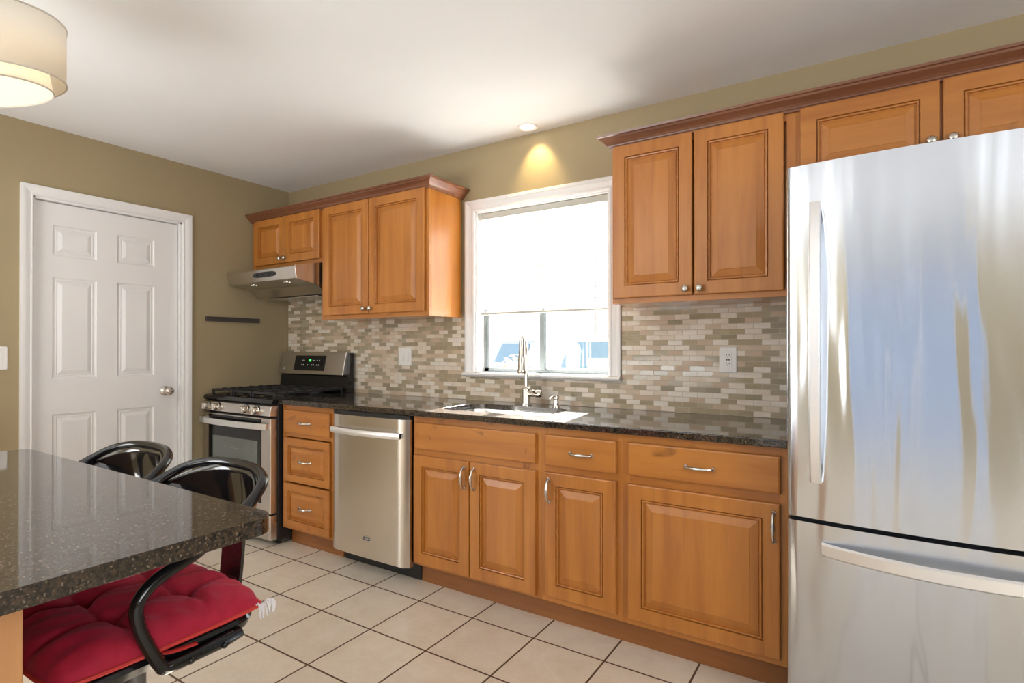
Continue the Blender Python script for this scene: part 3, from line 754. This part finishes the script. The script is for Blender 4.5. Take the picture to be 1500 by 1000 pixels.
# back guard
b = MB(); b.extrude([(-.095, .905), (-.030, .905), (-.030, 1.200), (-.052, 1.200), (-.070, 1.05), (-.080, 1.03)], GX0+.002, GX1-.004, lambda a, p, q: (a, p, q)); b.build('back_guard', M['black_gloss'], gr, bevel=.002)
b = MB(); b.extrude([(-.103, 1.040), (-.066, 1.040), (-.045, 1.204), (-.062, 1.206), (-.068, 1.203)], GX0, GX1-.038, lambda a, p, q: (a, p, q)); bp = b.build('back_panel', M['steel_range'], gr, bevel=.0025)
def bg_pt(x, t, out): # t 0 bottom .. 1 top on the panel face
    a = Vector((0, -.103, 1.040)); c = Vector((0, -.068, 1.203)); p = a+(c-a)*t; nrm = Vector((0, -.977, .21)); p += nrm*out; return (x, p.y, p.z)
def bg_quad(x0, x1, t0, t1, o0, o1): 
    return MB().rings([[bg_pt(x, t, o0) for x, t in ((x0, t0), (x1, t0), (x1, t1), (x0, t1))], [bg_pt(x, t, o1) for x, t in ((x0, t0), (x1, t0), (x1, t1), (x0, t1))]])
dp = bg_quad(.195, .545, .17, .85, -.001, .0025).build('display', M['black_gloss'], bp)
for t, xs in ((.60, (.285, .30, .405, .42, .45, .475)), (.40, (.28, .30, .345, .395, .415, .455, .475))):
    for x in xs: 
        bg_quad(x, x+.009, t, t+.045, .0024, .0032).build('touch_key', M['mark_white'], dp)
bg_quad(.358, .385, .58, .68, .0024, .0034).build('clock_digits', M['green_led'], dp)
pt = bg_pt(.075, .25, .0012)
text_mesh('brand_mark', 'LG', .026, pt, (PI/2-.21, 0, 0), M['mark_white'], bp)
# burners and grates
burner_spots = ((.19, -.50), (.19, -.22), (.40, -.36), (.61, -.50), (.61, -.22))
for x, y in burner_spots:
    b = MB(); b.lathe([(.052, 0), (.050, .008), (.040, .012), (.040, .016), (.036, .021), (.001, .022)], (x, y, .919), 'z', 22); b.build('burner', M['black_iron'], gr, smooth=True, angle=35)
for x0, x1 in ((.045, .290), (.298, .508), (.516, .765)):
    b = MB(); y0, y1, zg = -.635, -.115, .952; h = .008
    for y in (y0, y1): b.box(x0, x1, y-h, y+h, zg-.012, zg)
    for x in (x0+h, x1-h): b.box(x-h, x+h, y0, y1, zg-.012, zg)
    xm = (x0+x1)/2
    for y in (-.56, -.50, -.44, -.36, -.28, -.22, -.16):
        b.box(x0, xm-.030, y-.006, y+.006, zg-.008, zg+.004); b.box(xm+.030, x1, y-.006, y+.006, zg-.008, zg+.004)
    b.box(xm-.006, xm+.006, y0, -.545, zg-.010, zg+.003); b.box(xm-.006, xm+.006, -.175, y1, zg-.010, zg+.003); b.box(xm-.006, xm+.006, -.45, -.27, zg-.010, zg+.003)
    for x in (x0+h, x1-h):
        for y in (y0, -.375, y1): b.box(x-.007, x+.007, y-.007, y+.007, .9188, zg)
    b.build('grate', M['black_iron'], gr, bevel=.0015)

# ------------------------------------------------------------------ dishwasher
dw = thing('dishwasher', (1.595, -.34, 0), 'stainless dishwasher between the drawer cabinet and the sink cabinet', 'dishwasher')
b = MB(); b.box(1.291, 1.896, -.60, -.03, .10, .8835); b.build('tub', M['black_satin'], dw)
b = MB(); b.box(1.296, 1.893, -.545, -.50, .0, .0985); b.build('kick_plate', M['black_satin'], dw)
b = MB(); n = 16; fr = []
for i in range(n+1):
    t = i/n; x = 1.298+t*(1.892-1.298); e = min(t, 1-t)*0.594
    fr.append((x, -.652-.004*math.sin(PI*t)+.020*max(0, 1-e/.014)**2))
fr = fr+[(1.892, -.605), (1.298, -.605)]
b.extrude(fr, .092, .860, lambda a, p, q: (p, q, a)); df = b.build('door', M['steel_dw'], dw, smooth=True, angle=50)
MB().box(1.300, 1.890, -.632, -.602, .8605, .880).build('control_strip', M['black_satin'], dw)
b = MB(); pts = []
for i in range(17):
    t = i/16; pts.append((1.322+t*.535, -.668-.030*math.sin(PI*t)**.7, .776))
rr = [[(p[0], p[1]+a, p[2]+c) for a, c in ((-.006, -.016), (-.009, -.006), (-.009, .008), (-.003, .016), (.009, .014), (.009, -.014))] for p in pts]
b.rings(rr); b.box(1.322, 1.345, -.672, -.653, .764, .788); b.box(1.834, 1.857, -.672, -.653, .764, .788); b.build('handle', M['steel_handle'], df, smooth=True, angle=40)
bd = MB().box(1.572, 1.628, -.6585, -.654, .186, .212).build('badge', M['chrome'], df, bevel=.001)
MB().box(1.576, 1.624, -.6592, -.6583, .190, .208).build('badge_face', M['black_satin'], bd)
b = MB(); b.box(1.586, 1.614, -.6597, -.659, .2025, .2045); b.box(1.582, 1.618, -.6597, -.659, .1975, .1992); b.box(1.589, 1.611, -.6597, -.659, .1935, .195); b.build('badge_lines', M['mark_white'], bd)

# ------------------------------------------------------------------ refrigerator
rf = thing('refrigerator', (4.09, -.42, 0), 'large stainless bottom-freezer refrigerator at the right', 'refrigerator')
FX0, FX1 = 3.668, 4.512
b = MB(); b.box(FX0+.004, FX1-.004, -.705, -.03, .025, 1.785); b.build('cabinet_body', M['fridge_side'], rf, bevel=.004)
def bow(x): 
    t = (x-FX0)/(FX1-FX0); e = min(t, 1-t)*(FX1-FX0)
    return -.786-.034*(1-(2*t-1)**2)+.013*max(0, 1-e/.014)**2
def fdoor(name, z0, z1):
    fr = []; n = 40
    xs = [FX0+.0, FX0+.002, FX0+.005, FX0+.009]+[FX0+.014+(FX1-FX0-.028)*i/n for i in range(n+1)]+[FX1-.009, FX1-.005, FX1-.002, FX1]
    fr = [(x, bow(x)) for x in xs]+[(FX1, -.712), (FX0, -.712)]
    b = MB(); b.extrude(fr, z0, z1, lambda a, p, q: (p, q, a)); return b.build(name, M['steel_fridge'], rf, smooth=True, angle=50)
ud = fdoor('upper_door', .698, 1.812); fd = fdoor('freezer_drawer', .062, .684)
MB().box(FX0+.006, FX1-.006, -.74, -.706, .6845, .6975).build('door_gasket', M['black_satin'], rf)
MB().box(FX0+.02, FX1-.02, -.70, -.60, .0, .058).build('kick_grille', M['black_satin'], rf)
# handles: bowed flat bars
b = MB(); rr = []
for i in range(25):
    t = i/24; z = .815+t*.872; yb = bow(3.752); y = yb-.014-.052*math.sin(PI*t)**.75
    rr.append([(3.738, y+.011, z), (3.736, y+.002, z), (3.740, y-.006, z), (3.764, y-.006, z), (3.768, y+.002, z), (3.766, y+.011, z)])
b.rings(rr); b.box(3.742, 3.762, bow(3.752)-.012, bow(3.752)+.002, .83, .87); b.box(3.742, 3.762, bow(3.752)-.012, bow(3.752)+.002, 1.63, 1.67); b.build('handle', M['steel_handle'], ud, smooth=True, angle=40)
b = MB(); rr = []
for i in range(29):
    t = i/28; x = 3.768+t*.644; y = bow(x)-.012-.050*math.sin(PI*t)**.75
    rr.append([(x, y+.011, .596), (x, y+.001, .592), (x, y-.006, .598), (x, y-.006, .628), (x, y+.001, .634), (x, y+.011, .630)])
b.rings(rr)
for x in (3.785, 4.375): b.box(x, x+.03, bow(x)-.012, bow(x+.03)+.004, .604, .622)
b.build('handle', M['steel_handle'], fd, smooth=True, angle=40)

# ------------------------------------------------------------------ wall plates, strip
def plate_frame(f, w=.080, h=.124):
    b = MB(); r0 = rrect(-w/2, w/2, -h/2, h/2, .006, 3); r1 = rrect(-w/2+.004, w/2-.004, -h/2+.004, h/2-.004, .005, 3)
    b.rings([[f(u, v, 0) for u, v in r0], [f(u, v, .003) for u, v in r0], [f(u, v, .0055) for u, v in r1]]); return b
def onwall(cx, cz): return lambda u, v, d: (cx+u, -.0093-d, cz+v)
o1 = thing('wall_outlet', (3.338, -.0095, 1.178), 'white outlet on the tile between window and refrigerator', 'outlet')
f = onwall(3.338, 1.178); plate_frame(f).build('cover_plate', M['white_plastic'], o1)
q = MB(); ring = rrect(-.0165, .0165, -.033, .033, .002, 2); q.rings([[f(u, v, .0055) for u, v in ring], [f(u, v, .008) for u, v in ring]]); rc = q.build('receptacle', M['white_plastic'], o1)
q = MB()
for v in (-.020, .020):
    for u in (-.0065, .0065): a = f(u, v+.003, 0); q.box(a[0]-.0012, a[0]+.0012, -.0185, -.0172, a[2]-.004, a[2]+.004)
    a = f(0, v-.007, 0); q.box(a[0]-.0022, a[0]+.0022, -.0185, -.0172, a[2]-.002, a[2]+.002)
a = f(0, 0, 0); q.box(a[0]-.009, a[0]-.001, -.0180, -.0172, a[2]-.003, a[2]+.003); q.box(a[0]+.001, a[0]+.009, -.0180, -.0172, a[2]-.003, a[2]+.003)
q.build('slots', M['dark_slot'], rc)
def switch(cx, cz, label, f, toggles):
    s = thing('light_switch', f(0, 0, 0), label, 'light switch'); plate_frame(f, .118 if len(toggles) > 1 else .082).build('cover_plate', M['white_plastic'], s)
    for u0 in toggles:
        q = MB(); ring = rrect(-.0165, .0165, -.033, .033, .002, 2); q.rings([[f(u+u0, v, .0055) for u, v in ring], [f(u+u0, v, .0062 if v > 0 else .0095) for u, v in ring]])
        q.build('rocker', M['white_plastic'], s, bevel=.0006)
switch(0, 0, 'white switch plate on the tile left of the window', onwall(1.268, 1.178), (-.021, .021))
switch(0, 0, 'white switch plate on the olive wall beside the white door', lambda u, v, d: (d+.0003, -1.762+u, 1.180+v), (0,))
b = MB(); b.box(.0003, .017, -.668, -.262, 1.424, 1.457); tag(b.build('magnetic_knife_strip', M['grey_trim'], bevel=.002), 'dark grey magnetic knife strip on the olive wall beside the door', 'knife strip')

# ------------------------------------------------------------------ ceiling can light
cl = thing('recessed_light', (2.285, -.100, H), 'small white recessed light in the ceiling above the window', 'ceiling light')
b = MB(); b.lathe([(.058, -.0005), (.058, -.005), (.052, -.008), (.041, -.004), (.040, -.001)], (2.285, -.100, H), 'z', 32, cap=False); b.build('trim_ring', M['white_plastic'], cl, smooth=True)
b = MB(); b.lathe([(.041, -.0012), (.036, -.0045), (.001, -.006)], (2.285, -.100, H), 'z', 24); b.build('lens', M['bulb'], cl, smooth=True)
light('recessed_lamp', 'SPOT', (2.300, -.100, H-.012), 9, (1.0, .74, .34), aim=(0.01, 0.42, -1.0), spot_size=math.radians(80), spot_blend=.8, shadow_soft_size=.02)

# ------------------------------------------------------------------ drum ceiling lamp
LC = Vector((1.640, -2.250, 2.026)); LH, LR0, LR1 = .165, .230, .262
lp = thing('drum_ceiling_lamp', LC, 'cream double drum shade ceiling lamp at upper left', 'ceiling lamp')
LN = Vector((.015, -.215, 1.0)).normalized(); LQ = Vector((0, 0, 1)).rotation_difference(LN)     # the shade hangs a little askew
def hang(b):
    b.v = [tuple(LC+LQ @ Vector(p)) for p in b.v]; return b
def circ_tube(b, r, z, t): b.tube([(r*math.cos(2*PI*k/64), r*math.sin(2*PI*k/64), z) for k in range(65)], t, 8)
b = MB(); b.lathe([(LR0, 0), (LR1, LH)], (0, 0, 0), 'z', 64, cap=False); os_ = hang(b).build('outer_shade', M['shade'], lp, smooth=True, solid=.002)
for z, r in ((0, LR0), (LH, LR1)):
    b = MB(); circ_tube(b, r+.0005, z, .0024); hang(b).build('shade_rim', M['rim'], os_, smooth=True)
b = MB(); b.lathe([(.192, -.026), (.196, LH-.02)], (0, 0, 0), 'z', 64, cap=False); is_ = hang(b).build('inner_shade', M['shade'], lp, smooth=True, solid=.002)
b = MB(); b.lathe([(.001, LH-.018), (.1945, LH-.020)], (0, 0, 0), 'z', 48, cap=False); hang(b).build('added_light_lid', M['shade'], is_)  # added lid, cuts the lamp light reaching the ceiling
b = MB(); circ_tube(b, .1925, -.026, .0024); hang(b).build('shade_rim', M['rim'], is_, smooth=True)
b = MB(); b.lathe([(.189, -.0245), (.189, -.021), (.001, -.020)], (0, 0, 0), 'z', 48, cap=False); b.lathe([(.189, -.0245), (.001, -.0245)], (0, 0, 0), 'z', 48, cap=False); hang(b).build('diffuser', M['diffuser'], lp)
b = MB()
for k in range(3):
    a = 2*PI*k/3; b.tube([(0, 0, LH-.03), (.19*math.cos(a), .19*math.sin(a), LH-.03)], .003, 6)
b.tube([(0, 0, -.02), (0, 0, LH+.05)], .007, 10); hang(b).build('spider', M['nickel'], lp, smooth=True)
tp = LC+LQ @ Vector((0, 0, LH+.05))
b = MB(); b.tube([tp, (tp.x, tp.y, H-.022)], .007, 12); b.build('stem', M['nickel'], lp, smooth=True)
b = MB(); b.lathe([(.012, -.04), (.05, -.030), (.062, -.012), (.062, -.0008)], (tp.x, tp.y, H), 'z', 28); b.build('ceiling_canopy', M['nickel'], lp, smooth=True, angle=50)
light('drum_lamp_bulb', 'POINT', LC+LQ @ Vector((.06, 0, .06)), 9.0, (1.0, .86, .68), shadow_soft_size=.04)

# ------------------------------------------------------------------ island
IX0, IX1, IY1, IY0 = 1.635, 2.932, -2.110, -3.100
it = slab_mesh('island_countertop', rrect(IX0, IX1, IY0, IY1, .045, 8), None, .883, .914, M['granite'], .012)
tag(it, 'dark granite top of the island in the foreground', 'countertop')
ic = thing('kitchen_island', (2.28, -2.77, 0), 'honey maple island base under the granite top in the foreground', 'island')
b = MB(); b.box(1.69, 2.870, -3.05, -2.486, .10, .8825); b.build('carcass', M['wood_post'], ic)
for q0, q1 in ((-2.560, -2.478), (-3.05, -2.97)): MB().box(2.870, 2.888, q0, q1, .0, .8825).build('end_post', M['wood_post'], ic, bevel=.002)
b = MB(); b.box(2.870, 2.880, -2.97, -2.560, .10, .8825); b.build('end_panel', M['wood_post'], ic)
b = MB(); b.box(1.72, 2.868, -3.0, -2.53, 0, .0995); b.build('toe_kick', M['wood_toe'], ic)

# ------------------------------------------------------------------ bar stool
def make_stool(cx, cy, label, group):
    st = thing('bar_stool', (cx, cy, 0), label, 'bar stool', group)
    sz = .622
    # seat pan : rounded dished tray with a rolled rim
    b = MB(); rr = []
    for ins, z, r in ((.03, sz-.028, .05), (.0, sz-.022, .06), (-.006, sz-.006, .062), (.0, sz+.003, .06), (.012, sz+.002, .055), (.030, sz-.008, .045), (.17, sz-.012, .02)):
        rr.append([(cx+x, cy+y, z) for x, y in rrect(-.188+ins, .188-ins, -.185+ins, .180-ins, r, 6)])
    b.rings(rr); b.build('seat', M['black_metal'], st, smooth=True, angle=50)
    # side arm tubes swept into the back rim (one bent tube)
    half = [(.196, .110, sz-.020), (.206, .020, sz-.022), (.209, -.030, sz-.020), (.212, -.046, sz-.004), (.216, -.072, sz+.050), (.218, -.088, sz+.100), (.219, -.084, sz+.135), (.219, -.050, sz+.165),
            (.218, .020, sz+.190), (.214, .085, sz+.224), (.202, .150, sz+.262), (.170, .200, sz+.292), (.110, .228, sz+.306), (.040, .240, sz+.310)]
    pts = [(cx+x, cy+y, z) for x, y, z in half]; pts = pts+[(2*cx-p[0], p[1], p[2]) for p in reversed(pts)]
    P = catmull(pts, 6)
    b = MB(); b.tube(P, .0125, 12); b.build('arm_rim', M['black_metal'], st, smooth=True)
    # curved shell hanging from the rim
    b = MB(); rows = []
    for i in range(25):
        s = -1+2*i/24; a = abs(s)
        top = (s*.198, .240-.085*a**2.4, sz+.308-.055*a**2.6)
        drop = .165*(1-a**2.2)+.004
        col = []
        for k in range(9):
            t = k/8; col.append((cx+top[0]*(1-.10*t*(1-a)), cy+top[1]-.012*t+.010*math.sin(PI*t), top[2]-drop*t))
        rows.append(col)
    b.rings(rows, False, False); b.build('back_shell', M['black_plastic'], st, smooth=True, solid=.007, angle=70)
    # strap from the seat up to the shell
    b = MB(); rr = []
    for y, z, w in ((.10, sz-.030, .040), (.165, sz-.030, .042), (.205, sz-.018, .043), (.222, sz+.02, .044), (.228, sz+.08, .045), (.230, sz+.16, .05)):
        rr.append([(cx-w, cy+y-.004, z+.003), (cx+w, cy+y-.004, z+.003), (cx+w, cy+y+.004, z-.003), (cx-w, cy+y+.004, z-.003)])
    b.rings(rr); b.build('back_strap', M['black_plastic'], st, bevel=.001)
    # arm brackets with bolts
    for sg in (-1, 1):
        b = MB(); b.tube([(cx+sg*.194, cy+.128, sz-.022), (cx+sg*.200, cy+.09, sz-.023), (cx+sg*.204, cy-.02, sz-.023)], [.015, .0165, .0150], 12, flat=.8); br = b.build('arm_bracket', M['black_metal'], st, smooth=True)
        for y in (.012, .082): MB().sphere((cx+sg*.2165, cy+y, sz-.024), .0075, 10).build('bolt', M['black_gloss'], br, smooth=True)
    b = MB(); b.lathe([(.080, sz-.052), (.080, sz-.040), (.060, sz-.031), (.060, sz-.029)], (cx, cy, 0), 'z', 24); b.build('swivel_plate', M['black_metal'], st, smooth=True, angle=40)
    b = MB(); b.lathe([(.024, .36), (.024, sz-.05)], (cx, cy, 0), 'z', 20); b.lathe([(.033, .02), (.033, .40), (.027, .41)], (cx, cy, 0), 'z', 20); b.build('gas_column', simple('grey_column', (.16, .16, .165), .35, .7), st, smooth=True, angle=40)
    b = MB(); b.tube([(cx+.14*math.cos(a), cy-.05+.12*math.sin(a), .26) for a in [PI+PI*i/14 for i in range(15)]], .011, 10); b.tube([(cx-.14, cy-.05, .26), (cx-.03, cy, .26)], .010, 8); b.tube([(cx+.14, cy-.05, .26), (cx+.03, cy, .26)], .010, 8); b.build('footrest', M['chrome'], st, smooth=True)
    b = MB(); b.lathe([(.195, 0), (.195, .006), (.18, .014), (.06, .026), (.035, .05)], (cx, cy, 0), 'z', 40); b.build('base_disc', M['chrome'], st, smooth=True, angle=40)
    return st
SXc, SYc = 2.508, -2.178
s1 = make_stool(SXc, SYc, 'black bar stool holding the red cushion, tucked under the island end', 'bar stools')
s2 = copy_tree(s1); s2.location = (SXc-.468, SYc+.01, 0)
s2['label'] = 'second black bar stool along the island, nearer the white door'

# cushion : tufted, 3 x 3 puffs
cz0 = .627
b = MB(); N = 60; hx, hy = .196, .203
def cush(u, v):
    e = max(0.0, (1-abs(u)**5))*max(0.0, (1-abs(v)**5))
    h = .058*e**.5
    for tu in (-.34, .34):
        for tv in (-.36, .36):
            r2 = (u-tu)**2+(v-tv)**2; h -= .032*math.exp(-r2/.006)+.014*math.exp(-r2/.05)
    for t in (-.35, .35):
        h -= e*.017*math.exp(-((u-t+.03*math.sin(6*v))/.05)**2)+e*.017*math.exp(-((v-t+.03*math.sin(5*u+1))/.05)**2)
    h += e*.004*math.sin(9*u+4*v)*math.sin(7*v-3*u)+e*.002*math.sin(23*u-11*v)
    # gathers close to the edge
    ed = max(abs(u), abs(v)); h += .010*math.sin(17*(u if abs(v) > abs(u) else v)+1.3*math.sin(4*u-3*v))*max(0, ed-.5)*e**.3
    return h
def cpos(u, v):
    su = u*(1-.06*abs(v)**4); sv = v*(1-.06*abs(u)**4)
    return (SXc+.004+hx*su, SYc-.006+hy*sv)
top = []; bot = []
for i in range(N+1):
    for j in range(N+1):
        u = -1+2*i/N; v = -1+2*j/N; x, y = cpos(u, v); h = cush(u, v)
        top.append((x, y, cz0+.012+max(h, 0))); bot.append((x, y, cz0+.012-.011*(max(0, 1-abs(u)**8)*max(0, 1-abs(v)**8))**.5))
n1 = N+1
b.add(top+bot, [(i*n1+j, (i+1)*n1+j, (i+1)*n1+j+1, i*n1+j+1) for i in range(N) for j in range(N)]+[(n1*n1+i*n1+j, n1*n1+i*n1+j+1, n1*n1+(i+1)*n1+j+1, n1*n1+(i+1)*n1+j) for i in range(N) for j in range(N)])
cu = thing('seat_cushion', (SXc, SYc, cz0), 'red tufted seat cushion on the nearer bar stool', 'cushion')
b.build('pad', M['red'], cu, smooth=True, angle=180)
per = [(-1+2*k/20, -1) for k in range(20)]+[(1, -1+2*k/20) for k in range(20)]+[(1-2*k/20, 1) for k in range(20)]+[(-1, 1-2*k/20) for k in range(21)]
b = MB(); b.tube([(*cpos(u, v), cz0+.011) for u, v in per], .0045, 8); b.build('piping', M['red_pipe'], cu, smooth=True)
kx, ky = SXc+.190, SYc+.190
b = MB()
for i in range(9):
    a = random.uniform(-.4, 1.2); l = random.uniform(.012, .026)
    b.tube(catmull([(kx, ky-.02+.004*i, cz0+.012), (kx+.010, ky-.018+.005*i, cz0+.016+random.uniform(-.006, .006)), (kx+.010+l*math.cos(a)*.6, ky-.02+.004*i+l*math.sin(a)*.4, cz0-.004+random.uniform(-.010, .012))], 4), .0022, 6)
b.build('lace_tuft', M['white_cord'], cu, smooth=True)
b = MB(); b.tube(catmull([(SXc+.185, SYc-.045, cz0+.006), (SXc+.197, SYc-.02, cz0-.003), (SXc+.203, SYc+.03, cz0-.006)], 5), .008, 8, flat=.3); b.build('tie', M['red_pipe'], cu, smooth=True)

# ------------------------------------------------------------------ outside
m, nt, bb = new_mat('pale_concrete'); c = ramp(nt, noise(nt, world_tex(nt), 3, 4, .6), [(.3, (.50, .49, .47)), (.7, (.62, .61, .60))]); L(nt, c, bb.inputs['Base Color']); bb.inputs['Roughness'].default_value = .9
struct('ground', MB().box(-30, 30, .16, 40, -.32, -.22), m)
M['car_white'] = simple('white_car_paint', (.62, .65, .68), .2, coat=.6)
M['car_silver'] = simple('blue_grey_car_paint', (.40, .45, .52), .25, .3, coat=.6)
M['car_glass'] = simple('car_window_glass', (.10, .17, .25), .15)
M['tyre'] = simple('tyre_rubber', (.10, .12, .15), .8)
M['tail'] = simple('tail_lamp_red', (.60, .10, .08), .3)
M['plate'] = simple('licence_plate', (.7, .7, .66), .5)
M['rubber'] = simple('grey_bumper', (.35, .37, .39), .6)
M['alloy'] = simple('wheel_alloy', (.6, .6, .62), .3, .8)
GZ = -.22
def make_suv(cx, cy, rot, paint_m, label):
    """tailgate towards -y before rotation; origin on the ground"""
    o = thing('parked_car', (0, 0, 0), label, 'car', None); w = .90
    def body(mb, prof, w0, w1):
        # prof list of (y, z_bottom, z_top, halfwidth)
        rr = []
        for y, zb, zt, hw in prof:
            ring = [(-hw*.96, zb), (-hw, zb+.12), (-hw, zt-.10), (-hw*.93, zt), (hw*.93, zt), (hw, zt-.10), (hw, zb+.12), (hw*.96, zb)]
            rr.append([(x, y, z) for x, z in ring])
        mb.rings(rr)
    b = MB(); body(b, [(0, .42, .98, .84), (.06, .32, 1.04, .89), (.9, .28, 1.06, w), (3.1, .28, 1.05, w), (3.5, .28, 1.00, .89), (4.3, .30, .90, .86), (4.5, .40, .78, .80)], 0, 0)
    b.build('body', paint_m, o, smooth=True, angle=40)
    def gh(t, hw0, hw1): pass
    b = MB(); rr = []
    for y, z, hw, y2 in ((.07, 1.03, .86, 3.35), (.12, 1.20, .83, 3.10), (.30, 1.58, .70, 2.45), (.42, 1.66, .63, 2.25), (.60, 1.69, .52, 2.05)):
        rr.append([(-hw, y, z), (hw, y, z), (hw, y2, z), (-hw, y2, z)])
    b.rings(rr); cab = b.build('cabin', paint_m, o, smooth=True, angle=40)
    b = MB(); b.add([(-.68, .085, 1.14), (.68, .085, 1.14), (.58, .270, 1.56), (-.58, .270, 1.56)], [(0, 1, 2, 3)]); b.build('rear_window', M['car_glass'], cab, solid=.01)
    b = MB(); b.add([(-.68, 3.10, 1.10), (.68, 3.10, 1.10), (.58, 2.52, 1.56), (-.58, 2.52, 1.56)], [(0, 1, 2, 3)]); b.build('windscreen', M['car_glass'], cab, solid=-.05)
    for sg in (-1, 1):
        for ya, yb in ((.55, 1.30), (1.40, 2.15)):
            b = MB(); b.add([(sg*.858, ya, 1.12), (sg*.858, yb, 1.12), (sg*.742, min(yb, 2.2), 1.54), (sg*.742, ya+.06, 1.54)], [(0, 1, 2, 3)]); b.build('side_window', M['car_glass'], cab, solid=.012*sg)
    b = MB(); b.box(-.86, .86, -.06, .10, .34, .60); b.build('bumper', M['rubber'], o, bevel=.04, seg=3)
    MB().box(-.26, .26, -.015, .01, .80, .95).build('number_plate', M['plate'], o, bevel=.01)
    for sg in (-1, 1):
        MB().box(sg*.70, sg*.875, -.012, .12, .80, 1.06).build('tail_lamp', M['tail'], o, bevel=.03)
        MB().box(sg*.60, sg*.80, 4.30, 4.50, .66, .80).build('head_lamp', M['alloy'], o, bevel=.03)
    for sg in (-1, 1):
        for y in (.85, 3.55):
            b = MB(); b.lathe([(.20, -.11), (.31, -.11), (.34, -.08), (.34, .08), (.31, .11), (.20, .11)], (sg*.80, y, .34), 'x', 28); wv = b.build('tyre', M['tyre'], o, smooth=True, angle=40)
            b = MB(); b.lathe([(.205, -.09), (.205, .10), (.06, .08), (.001, .085)], (sg*.80, y, .34), 'x', 20); b.build('wheel', M['alloy'], wv, smooth=True, angle=30)
    o.location = (cx, cy, GZ); o.rotation_euler = (0, 0, rot); return o
make_suv(.42, 5.1, .02, M['car_white'], 'white car with a big rear window, seen through the right pane of the sink window')
make_suv(-2.9, 7.6, -.45, M['car_silver'], 'pale car seen through the left pane of the sink window')
def leaf_mat():
    m, nt, b = new_mat('hazy_green_leaves'); c = ramp(nt, noise(nt, world_tex(nt), 8, 3, .6), [(.3, (.16, .19, .17)), (.7, (.30, .34, .30))]); L(nt, c, b.inputs['Base Color']); b.inputs['Roughness'].default_value = .7; return m
M['leaf'] = leaf_mat()
def shrub(cx, cy, r, h, n, label):
    o = thing('leafy_shrub', (cx, cy, GZ), label, 'shrub'); b = MB()
    for _ in range(n):
        th = random.uniform(0, 2*PI); ph = math.acos(random.uniform(-.5, 1)); rr = random.uniform(.55, 1.0)
        p = Vector((cx+r*rr*math.sin(ph)*math.cos(th), cy+r*rr*math.sin(ph)*math.sin(th), GZ+h*.5+h*.5*rr*math.cos(ph)))
        a = Vector((random.gauss(0, 1), random.gauss(0, 1), random.gauss(0, 1))).normalized()*.06*(.5+r*.4); c = a.cross(Vector((random.gauss(0, 1), random.gauss(0, 1), random.gauss(0, 1))).normalized())*.6
        b.add([p-a, p+c, p+a, p-c], [(0, 1, 2, 3)])
    b.build('foliage', M['leaf'], o)
    MB().tube([(cx, cy, GZ), (cx+.02, cy, GZ+h*.6)], [.06, .03], 8).build('stem', simple('bark', (.12, .09, .07), .8), o)
shrub(1.17, 1.65, .30, 1.46, 480, 'low hazy shrub just outside the left pane of the sink window')
shrub(-3.9, 12.0, 1.2, 2.0, 700, 'leafy shrub behind the parked cars, seen through the left pane')
